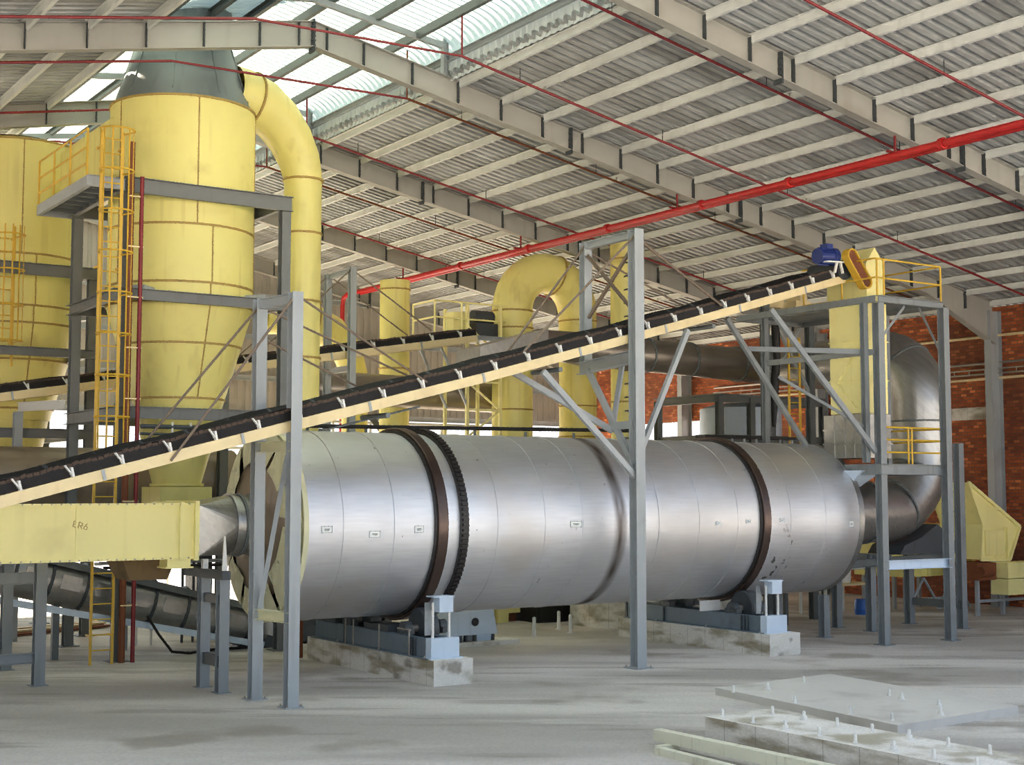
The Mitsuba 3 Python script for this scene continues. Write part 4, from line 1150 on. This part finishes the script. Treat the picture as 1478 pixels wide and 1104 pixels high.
part(k, 'cable_bundle', B().sweep([(27.6, 28.1, 8.6), (27.62, 28.05, 8.0), (27.7, 28.1, 7.3), (27.6, 28.1, 6.6), (27.55, 28.1, 5.4)], [0.06, 0.12, 0.10, 0.13, 0.06], 10), 'black', 50)
for x, y, s in ((28.6, 29.4, 0.35), (29.9, 29.5, 0.3)):
    part(k, 'gear_box', B().box((x - s, y - s, 8.9), (x + s, y + s, 9.2)).tube((x, y - s, 9.3), (x, y + s, 9.3), 0.16, 14), 'tan_paint')
part(k, 'actuator', B().tube((26.55, 28.3, 8.98), (28.3, 28.5, 9.14), 0.13, 14), 'rail_yellow', 40)
k = thing('access_ladder', 'slim yellow ladder behind the struts of the right tower', 'ladder')
for x in (28.0, 28.42):
    part(k, 'stile', B().bar((x, 27.95, 4.6), (x, 27.95, 7.9), 0.05, 0.05), 'rail_yellow')
rp = shape(B().tube((28.0, 27.95, 0), (28.42, 27.95, 0), 0.014, 6), 'rail_yellow', 40)
for q in range(10):
    part(k, 'rung', rp, tw=mv(0, 0, 4.8 + q * 0.32))
single('storage_bin', 'pale bluish round bin standing in the olive frame behind the drum', 'bin', B().revolve((32.3, 34.5, 0), (0, 0, 1), [(4.0, 0.4), (4.9, 1.35), (6.35, 1.35), (6.5, 0.9), (6.5, 0.05)], 48), 'blue_grey_paint', 40)
k = thing('service_deck', 'black walkway strip with short posts behind the drum top at right', 'walkway')
part(k, 'deck', B().box((24.6, 27.6, 5.02), (27.9, 28.0, 5.10)), 'black')
for q in range(8):
    part(k, 'post', B().tube((24.7 + q * 0.44, 27.65, 4.55), (24.7 + q * 0.44, 27.65, 5.05), 0.03, 8), 'steel_grey')
for x in (24.8, 27.6):
    part(k, 'leg', B().bar((x, 27.8, 0), (x, 27.8, 5.02), 0.1, 0.1), 'steel_dark')
k = thing('service_pipe', 'thin black pipe running level just above the drum from left to centre', 'pipe')
part(k, 'pipe', B().tube((13.0, 28.0, 5.04), (22.4, 28.0, 5.16), 0.045, 8), 'black', 40)
for q in range(7):
    x = 13.4 + q * 1.45
    part(k, 'bracket', B().bar((x, 28.05, 4.86), (x, 28.05, 5.06), 0.05, 0.05), 'steel_dark')
for x in (13.75, 22.35):
    part(k, 'post', B().bar((x, 28.12, 0), (x, 28.12, 5.0), 0.06, 0.06), 'steel_dark')

# ------------------------------------------------------------------ scaffold platform left of the hairpin
k = thing('scaffold_platform', 'olive scaffold tower with a railed deck left of the hairpin duct', 'scaffold')
for x, y in ((22.5, 36.0), (23.7, 36.0), (22.5, 37.3), (23.7, 37.3)):
    part(k, 'leg', B().bar((x, y, 0), (x, y, 9.3), 0.09, 0.09), 'pale_yellow_paint' if y < 37 else 'pale_yellow_paint')
part(k, 'deck', B().box((21.3, 35.95, 8.28), (23.9, 37.4, 8.36)).bar((21.3, 35.95, 8.3), (23.9, 35.95, 8.3), 0.08, 0.14), 'steel_grey')
rails(k, 'handrail', [(23.9, 36.0), (21.35, 36.0), (21.35, 37.3)], (9.35, 8.85), [(21.35, 36.0), (22.3, 36.0), (23.7, 36.0), (21.35, 37.3)], 8.36, 'pale_yellow_paint', 0.028)
for q in range(9):
    z = 1.0 + q * 0.85
    part(k, 'cross_rail', B().bar((22.5, 36.0, z), (23.7, 36.0, z), 0.06, 0.06), 'pale_yellow_paint')
    part(k, 'diagonal', B().bar((22.5, 36.0, z) if q % 2 else (23.7, 36.0, z), (23.7, 36.0, z + 0.85) if q % 2 else (22.5, 36.0, z + 0.85), 0.05, 0.05), 'pale_yellow_paint')
each(k, 'support_strut', B().bar((21.4, 36.0, 8.25), (22.5, 36.0, 6.2), 0.07, 0.07).bar((21.4, 37.2, 8.25), (22.5, 37.2, 6.2), 0.07, 0.07), 'steel_grey')
part(k, 'motor', B().box((22.95, 36.2, 8.4), (23.75, 36.9, 8.8)).tube((23.0, 36.5, 9.0), (23.7, 36.5, 9.0), 0.22, 14), 'dark_steel', 40)
part(k, 'gear_housing', B().box((22.2, 36.3, 8.4), (22.7, 36.8, 9.1)), 'pale_yellow_paint')
k = thing('mezzanine_railing', 'white railed gallery in front of the bright far opening behind the drum', 'railing')
for z in (6.1, 5.6, 5.1):
    part(k, 'rail', B().tube((16.5, 45.0, z), (28.5, 45.0, z), 0.045, 8), 'white_paint', 40)
for q in range(9):
    part(k, 'post', B().tube((16.5 + q * 1.5, 45.0, 0), (16.5 + q * 1.5, 45.0, 6.1), 0.05, 8), 'white_paint', 40)
part(k, 'deck', B().box((16.4, 44.9, 4.5), (28.6, 46.2, 4.62)), 'tan_paint')
k = thing('plate_stairs', 'steep steel stair with black handrails before the bright opening', 'stairs')
for y in (43.4, 44.3):
    part(k, 'stringer', B().bar((23.6, y, 6.3), (26.3, y, 3.6), 0.06, 0.22), 'steel_dark')
    part(k, 'handrail', B().bar((23.6, y, 7.0), (26.3, y, 4.3), 0.05, 0.05), 'black')
for q in range(10):
    part(k, 'tread', B().box((23.65 + q * .27, 43.4, 6.2 - q * .27), (23.9 + q * .27, 44.3, 6.24 - q * .27)), 'steel_grey')
each(k, 'leg', B().bar((26.2, 43.4, 0), (26.2, 43.4, 3.6), 0.1, 0.1).bar((26.2, 44.3, 0), (26.2, 44.3, 3.6), 0.1, 0.1).bar((26.2, 43.4, 3.55), (26.2, 44.3, 3.55), 0.1, 0.1), 'steel_dark')

# ------------------------------------------------------------------ yellow furnace feeder at the right
k = thing('furnace_feeder', 'pale yellow panelled feeder machine with a sloping hopper at the right edge', 'machine')
hop = [(33.8, 3.88), (34.4, 2.65), (34.3, 1.63), (35.6, 1.60), (36.12, 2.57)]
hop = [(34.3, 1.63), (35.6, 1.60), (36.12, 2.57), (33.8, 3.88), (34.4, 2.65)]
hp_ = part(k, 'hopper', B().prism([(34.3, 1.63), (35.6, 1.60), (36.12, 2.57), (34.4, 2.65)], (0, 26.6, 0), (1, 0, 0), (0, 0, 1), (0, 1, 0), 1.5).prism([(34.4, 2.65), (36.12, 2.57), (33.8, 3.88)], (0, 26.6, 0), (1, 0, 0), (0, 0, 1), (0, 1, 0), 1.5), 'pale_yellow_paint')
def rim(a, b, w=0.09):
    part(hp_, 'edge_frame', B().bar((a[0], 26.57, a[1]), (b[0], 26.57, b[1]), 0.08, w), 'pale_yellow_paint')
ring_ = [(34.3, 1.63), (35.6, 1.60), (36.12, 2.57), (33.8, 3.88), (34.4, 2.65), (34.3, 1.63)]
for a, b in zip(ring_[:-1], ring_[1:]):
    rim(a, b)
rim((34.4, 2.62), (35.7, 2.58), 0.07)
rim((34.15, 3.12), (35.1, 3.12), 0.06)
rim((35.5, 1.65), (35.5, 2.6), 0.06)
part(hp_, 'door', B().box((34.5, 26.55, 1.75), (35.38, 26.6, 2.48)), 'pale_yellow_paint')
part(k, 'body', B().box((32.7, 28.1, 1.10), (36.0, 30.0, 2.62)), 'yellow_paint')
for q in range(4):
    part(k, 'panel_rib', B().box((32.75 + q * 1.0, 28.04, 1.10), (32.83 + q * 1.0, 28.1, 2.62)), 'pale_yellow_paint')
for z in (1.10, 1.55, 2.1):
    part(k, 'panel_strip', B().box((32.7, 28.05, z), (36.0, 28.1, z + 0.05)), 'yellow_paint')
each(k, 'front_box', B().box((34.75, 26.0, 0.62), (37.2, 26.6, 1.08)).box((34.75, 26.0, 1.10), (37.2, 26.6, 1.55)), 'pale_yellow_paint')
part(k, 'drive', B().box((33.9, 26.4, 1.05), (34.75, 27.3, 1.55)).tube((33.9, 26.3, 1.3), (34.4, 26.3, 1.3), 0.15, 14), 'rust_brown', 40)
for x in (32.9, 34.25, 35.4, 36.9):
    part(k, 'leg', B().bar((x, 26.7 if x > 34 else 28.2, 0), (x, 26.7 if x > 34 else 28.2, 1.1), 0.1, 0.1), 'steel_grey')
    part(k, 'leg', B().bar((x, 29.8, 0), (x, 29.8, 1.1), 0.1, 0.1), 'steel_grey')
for x in (32.9, 34.25):
    each(k, 'brace', B().bar((x, 28.15, 0.1), (x + 0.75, 28.15, 1.05), 0.06, 0.06).bar((x + 1.5, 28.15, 0.1), (x + 0.75, 28.15, 1.05), 0.06, 0.06), 'steel_grey')
each(k, 'foot_rail', B().bar((34.2, 26.7, 0.42), (36.9, 26.7, 0.42), 0.08, 0.08).bar((32.9, 28.2, 0.42), (35.4, 28.2, 0.42), 0.08, 0.08), 'steel_grey')

k = thing('work_stand', 'low white pipe stand behind the drum outlet holding a barrel', 'stand')
for x, y in ((30.6, 29.2), (32.4, 29.2), (30.6, 30.2), (32.4, 30.2)):
    part(k, 'leg', B().tube((x, y, 0), (x, y, 1.35), 0.05, 10), 'white_paint', 40)
part(k, 'top', B().box((30.5, 29.1, 0.84), (32.5, 30.3, 0.9)), 'tan_paint')
part(k, 'upper_rail', B().tube((30.6, 29.2, 1.35), (32.4, 29.2, 1.35), 0.05, 10), 'white_paint', 40)
single('white_barrel', 'dirty white plastic barrel on the low pipe stand', 'barrel', B().revolve((31.75, 29.65, 0.9), (0, 0, 1), [(0, 0.01), (0, 0.26), (0.1, 0.29), (0.5, 0.29), (0.58, 0.24), (0.6, 0.01)], 28), 'white_paint', 40)
single('blue_barrel', 'small blue drum on the floor below the white barrel', 'barrel', B().revolve((31.85, 28.95, 0), (0, 0, 1), [(0, 0.01), (0, 0.2), (0.14, 0.22), (0.15, 0.23), (0.17, 0.22), (0.33, 0.22), (0.45, 0.18), (0.46, 0.01)], 28), 'barrel_blue', 40)

# ------------------------------------------------------------------ things seen under and behind the drum
single('concrete_tank', 'round grey concrete tank behind the drum, under its middle', 'tank', B().revolve((24.8, 30.6, 0), (0, 0, 1), [(0, 1.95), (1.7, 1.95), (1.7, 1.8), (0.2, 1.8)], 64), 'concrete', 30)
single('white_box', 'dirty white low box on the floor between the dark posts behind the drum end', 'box', B().box((28.2, 31.9, 0), (29.8, 32.8, 0.75)).box((28.3, 31.87, 0.1), (29.0, 31.9, 0.66)).box((29.05, 31.87, 0.1), (29.7, 31.9, 0.66)), 'white_paint')
single('dark_cabinet', 'black steel cabinet in the shade left of the round concrete tank', 'cabinet', B().box((22.3, 32.0, 0), (23.6, 33.4, 1.5)).box((22.35, 31.97, 0.1), (22.9, 32.0, 1.4)).box((23.0, 31.97, 0.1), (23.55, 32.0, 1.4)), 'black')
k = thing('pump_base', 'small pale yellow pump base on the floor behind the gear guard', 'pump')
part(k, 'foot', B().box((21.4, 32.6, 0), (21.75, 32.9, 1.3)), 'pale_yellow_paint')
part(k, 'side_plate', B().box((20.9, 32.7, 0.25), (21.35, 32.75, 0.7)), 'pale_yellow_paint')
part(k, 'side_plate', B().box((21.8, 32.7, 0.25), (22.2, 32.75, 0.62)), 'pale_yellow_paint')
part(k, 'casing', B().tube((20.8, 33.1, 0.75), (22.2, 33.1, 0.75), 0.4, 20).box((20.9, 32.9, 0), (22.2, 33.3, 0.4)), 'rust_brown', 40)
bp = shape(B().revolve((0, 0, 0), (0, 0, 1), [(0, 0.09), (0.02, 0.09), (0.02, 0.045), (0.46, 0.045), (0.48, 0.01)], 16), 'white_paint', 40)
for (x, y), l in (((20.25, 29.2), 'short white bollard left of the pair behind the drum'), ((21.45, 29.3), 'short white bollard in front of the black cabinet, right one'), ((21.8, 30.3), 'short white bollard in front of the black cabinet, farther one')):
    single('bollard', l, 'bollard', bp, tw=mv(x, y, 0))
single('brown_drum', 'long brown horizontal cylinder in the shade behind the near cyclone hopper', 'cylinder', B().revolve((0, 34.3, 3.88), AX, [(1.0, 0.01), (1.0, 0.8), (14.2, 0.8), (14.2, 0.01)], 64), 'disc_brown', 30)
k = thing('drum_cradle', 'two dark steel cradles carrying the brown cylinder', 'stand')
for x in (3.0, 13.4):
    part(k, 'cradle', B().box((x - 0.2, 33.9, 0), (x + 0.2, 34.7, 3.10)), 'dark_steel')

# trough conveyor sloping down to the floor at lower left
k = thing('trough_conveyor', 'grimy steel trough conveyor sloping down to the floor at lower left', 'conveyor')
a, b = np.array([6.8, 30.9, 2.2]), np.array([13.6, 30.9, 0.42])
part(k, 'trough', B().sweep([a, b], 0.5, 24), 'galvanised', 40)
part(k, 'cover', B().bar(a + [0, 0, .42], b + [0, 0, .42], 1.0, 0.14), 'steel_dark')
for q in range(9):
    c = a + (b - a) * (q + 0.4) / 9
    part(k, 'band', B().revolve(c, b - a, [(-.03, 0.5), (-.03, 0.54), (.03, 0.54), (.03, 0.5)], 24), 'dark_steel', 30)
    part(k, 'inspection_plate', B().bar(c + [0.2, -0.50, -0.02], c + [0.62, -0.50, -0.13], 0.05, 0.3), 'galvanised')
part(k, 'rail_tube', B().bar((6.6, 30.25, 1.55), (13.4, 30.25, 0.1), 0.12, 0.14), 'blue_grey_paint')
for t in (0.3, 0.95):
    c = a + (b - a) * t
    part(k, 'leg', B().bar((c[0], 30.9, 0), (c[0], 30.9, c[2] - 0.4), 0.14, 0.14), 'steel_dark')
part(k, 'end_box', B().bar(b + [-.1, 0, 0.05], b + [0.45, 0.02, -0.08], 0.9, 0.85), 'dark_steel')
k = thing('pipe_rack', 'tangle of dark pipes and valves under the near cyclone hopper', 'pipework')
for q in range(9):
    y = 31.65 + rng.uniform(0, 1.3)
    z = 1.5 + rng.uniform(0, 1.5)
    part(k, 'pipe', B().tube((10.3, y, z), (13.4, y, z), rng.uniform(0.025, 0.06), 8), rng.choice(['dark_steel', 'white_paint', 'steel_grey', 'black']), 40)
for q in range(10):
    x, y = 10.4 + rng.uniform(0, 2.8), 31.7 + rng.uniform(0, 1.3)
    part(k, 'riser', B().tube((x, y, 0), (x, y, 1.2 + rng.uniform(0, 1.8)), rng.uniform(0.025, 0.05), 8), rng.choice(['dark_steel', 'white_paint', 'steel_grey']), 40)
part(k, 'valve', B().box((11.2, 31.7, 1.9), (11.7, 32.1, 2.2)).tube((11.45, 31.9, 2.2), (11.45, 31.9, 2.5), 0.15, 14), 'steel_grey', 40)
k = thing('timber_stack', 'few brown timber boards lying on the floor at the left edge', 'timber')
for q in range(5):
    part(k, 'board', B().bar((8.6 + rng.uniform(0, .3), 36.0 + q * .3, 0.05 + 0.06 * (q % 2)), (12.0 + rng.uniform(0, .4), 37.4 + q * .25, 0.05 + 0.06 * (q % 2)), 0.2, 0.05), 'tan_paint' if q % 2 else 'rust_brown')
k = thing('hose', 'dark rubber hose looped on the floor in front of the sloping trough', 'hose')
part(k, 'tube', B().sweep([(10.6, 30.1, 0.9), (10.8, 29.9, 0.5), (11.1, 29.9, 0.12), (11.6, 30.2, 0.03), (12.4, 30.6, 0.03), (13.6, 30.5, 0.03), (15.0, 30.9, 0.03)], 0.03, 8), 'rubber', 60)

# posts standing in the bright bay
for x, y, l in ((14.3, 43.6, 'lone dark steel post in the bright far bay behind the yellow ladder'), (18.1, 35.95, 'dark post under the drum between the two pale columns')):
    k = thing('steel_post', l, 'post')
    z1 = 6.4 if y > 40 else 5.0
    part(k, 'column', B().hbeam((x, y, 0), (x, y, z1), 0.26, 0.26, 0.016, 0.012, up=(0, 1, 0)), 'steel_dark')
    part(k, 'foot', B().prism([(-0.4, 0), (0.4, 0), (0.14, 0.4), (-0.14, 0.4)], (x, y - 0.15, 0), (1, 0, 0), (0, 0, 1), (0, 1, 0), 0.3), 'concrete')
single('pedestal_pair', 'rusty slim steel frame at the far end of the left plinth', 'frame', B().bar((13.38, 28.25, 0), (13.38, 28.25, 1.35), 0.08, 0.1).bar((13.95, 28.25, 0), (13.95, 28.25, 1.35), 0.08, 0.1).bar((13.38, 28.25, 1.2), (13.95, 28.25, 1.2), 0.06, 0.06), 'rust_brown')

# cable tray and conduits on the brick wall
k = thing('cable_tray', 'ladder shaped cable tray along the brick wall at right', 'cable tray')
for z in (7.55, 7.40):
    part(k, 'rail', B().bar((37.86, 24.0, z), (37.86, 42.0, z), 0.03, 0.05), 'bolt_steel')
for q in range(30):
    part(k, 'rung', B().bar((37.86, 24.2 + q * 0.6, 7.42), (37.86, 24.2 + q * 0.6, 7.56), 0.025, 0.025), 'bolt_steel')
for z, m_ in ((7.75, 'bolt_steel'), (7.25, 'tan_paint'), (8.62, 'tan_paint')):
    single('wall_conduit', {7.75: 'grey conduit just above the cable tray on the brick wall', 7.25: 'tan conduit just below the cable tray on the brick wall', 8.62: 'topmost pale conduit high on the brick wall'}[z], 'conduit', B().tube((37.93, 24.0, z), (37.93, 42.0, z), 0.045, 8), m_, 40)
single('wall_sill', 'crumbled pale ledge across the brick wall at right', 'ledge', B().box((37.90, 28.9, 5.95), (38.0, 33.5, 6.35)), 'concrete')

# ------------------------------------------------------------------ foreground foundations with anchor studs
single('foundation_slab', 'low flat concrete slab with anchor studs in the right foreground', 'slab', B().hexa([(16.62, 14.45, -0.05), (19.75, 14.65, -0.05), (17.1, 19.0, -0.05), (20.2, 19.2, -0.05), (16.62, 14.45, 0.13), (19.75, 14.65, 0.13), (17.1, 19.0, 0.13), (20.2, 19.2, 0.13)]), 'slab_concrete')
single('foundation_block', 'high stained concrete block with studs at the bottom edge of the foreground', 'block', B().box((13.55, 7.0, 0), (14.75, 15.28, 0.42)), 'concrete')
stud = shape(B().revolve((0, 0, 0), (0, 0, 1), [(0, 0.035), (0.02, 0.038), (0.03, 0.024), (0.12, 0.022), (0.13, 0.004)], 12), 'white_paint', 30)
nutted = shape(B().revolve((0, 0, 0), (0, 0, 1), [(0, 0.06), (0.02, 0.06), (0.025, 0.042), (0.07, 0.042), (0.075, 0.024), (0.13, 0.024), (0.14, 0.005)], 8), 'white_paint')
for i, (x, y) in enumerate(((16.98, 18.4), (17.7, 18.3), (18.9, 18.6), (16.95, 16.9), (18.9, 16.6), (18.75, 16.2), (16.85, 15.6), (18.6, 15.3), (16.9, 14.8), (17.9, 14.7))):
    single('anchor_stud', f'{ORD[i]} whitish anchor stud counted from the back left of the low flat slab', 'anchor bolt', nutted if i % 2 else stud, group='anchor studs on the low slab', tw=mv(x, y, 0.12))
for i in range(16):
    x = 13.72 if i % 2 else 14.5
    y = 14.9 - (i // 2) * 0.62 + (0.2 if i % 2 else 0)
    if y > 9.5:
        single('anchor_stud', f'{ORD[i // 2]} whitish stud from the far end in the {"right" if i % 2 == 0 else "left"} row on the high block', 'anchor bolt', nutted if i % 3 == 2 else stud, group='anchor studs on the high block', tw=mv(x, y, 0.41))
k = thing('steel_offcut', 'pale yellow steel beam lying on the floor beside the high block', 'steel beam')
each(k, 'beam', B().channel((12.95, 15.7, 0.16), (13.05, 11.0, 0.16), 0.16, 0.14, 0.014, side=-1).box((12.72, 15.3, 0), (13.1, 15.4, 0.08)).box((12.75, 12.3, 0), (13.1, 12.4, 0.08)), 'offcut_paint')
part(k, 'beam', B().bar((12.62, 15.2, 0.05), (12.5, 11.0, 0.05), 0.12, 0.1), 'offcut_paint')
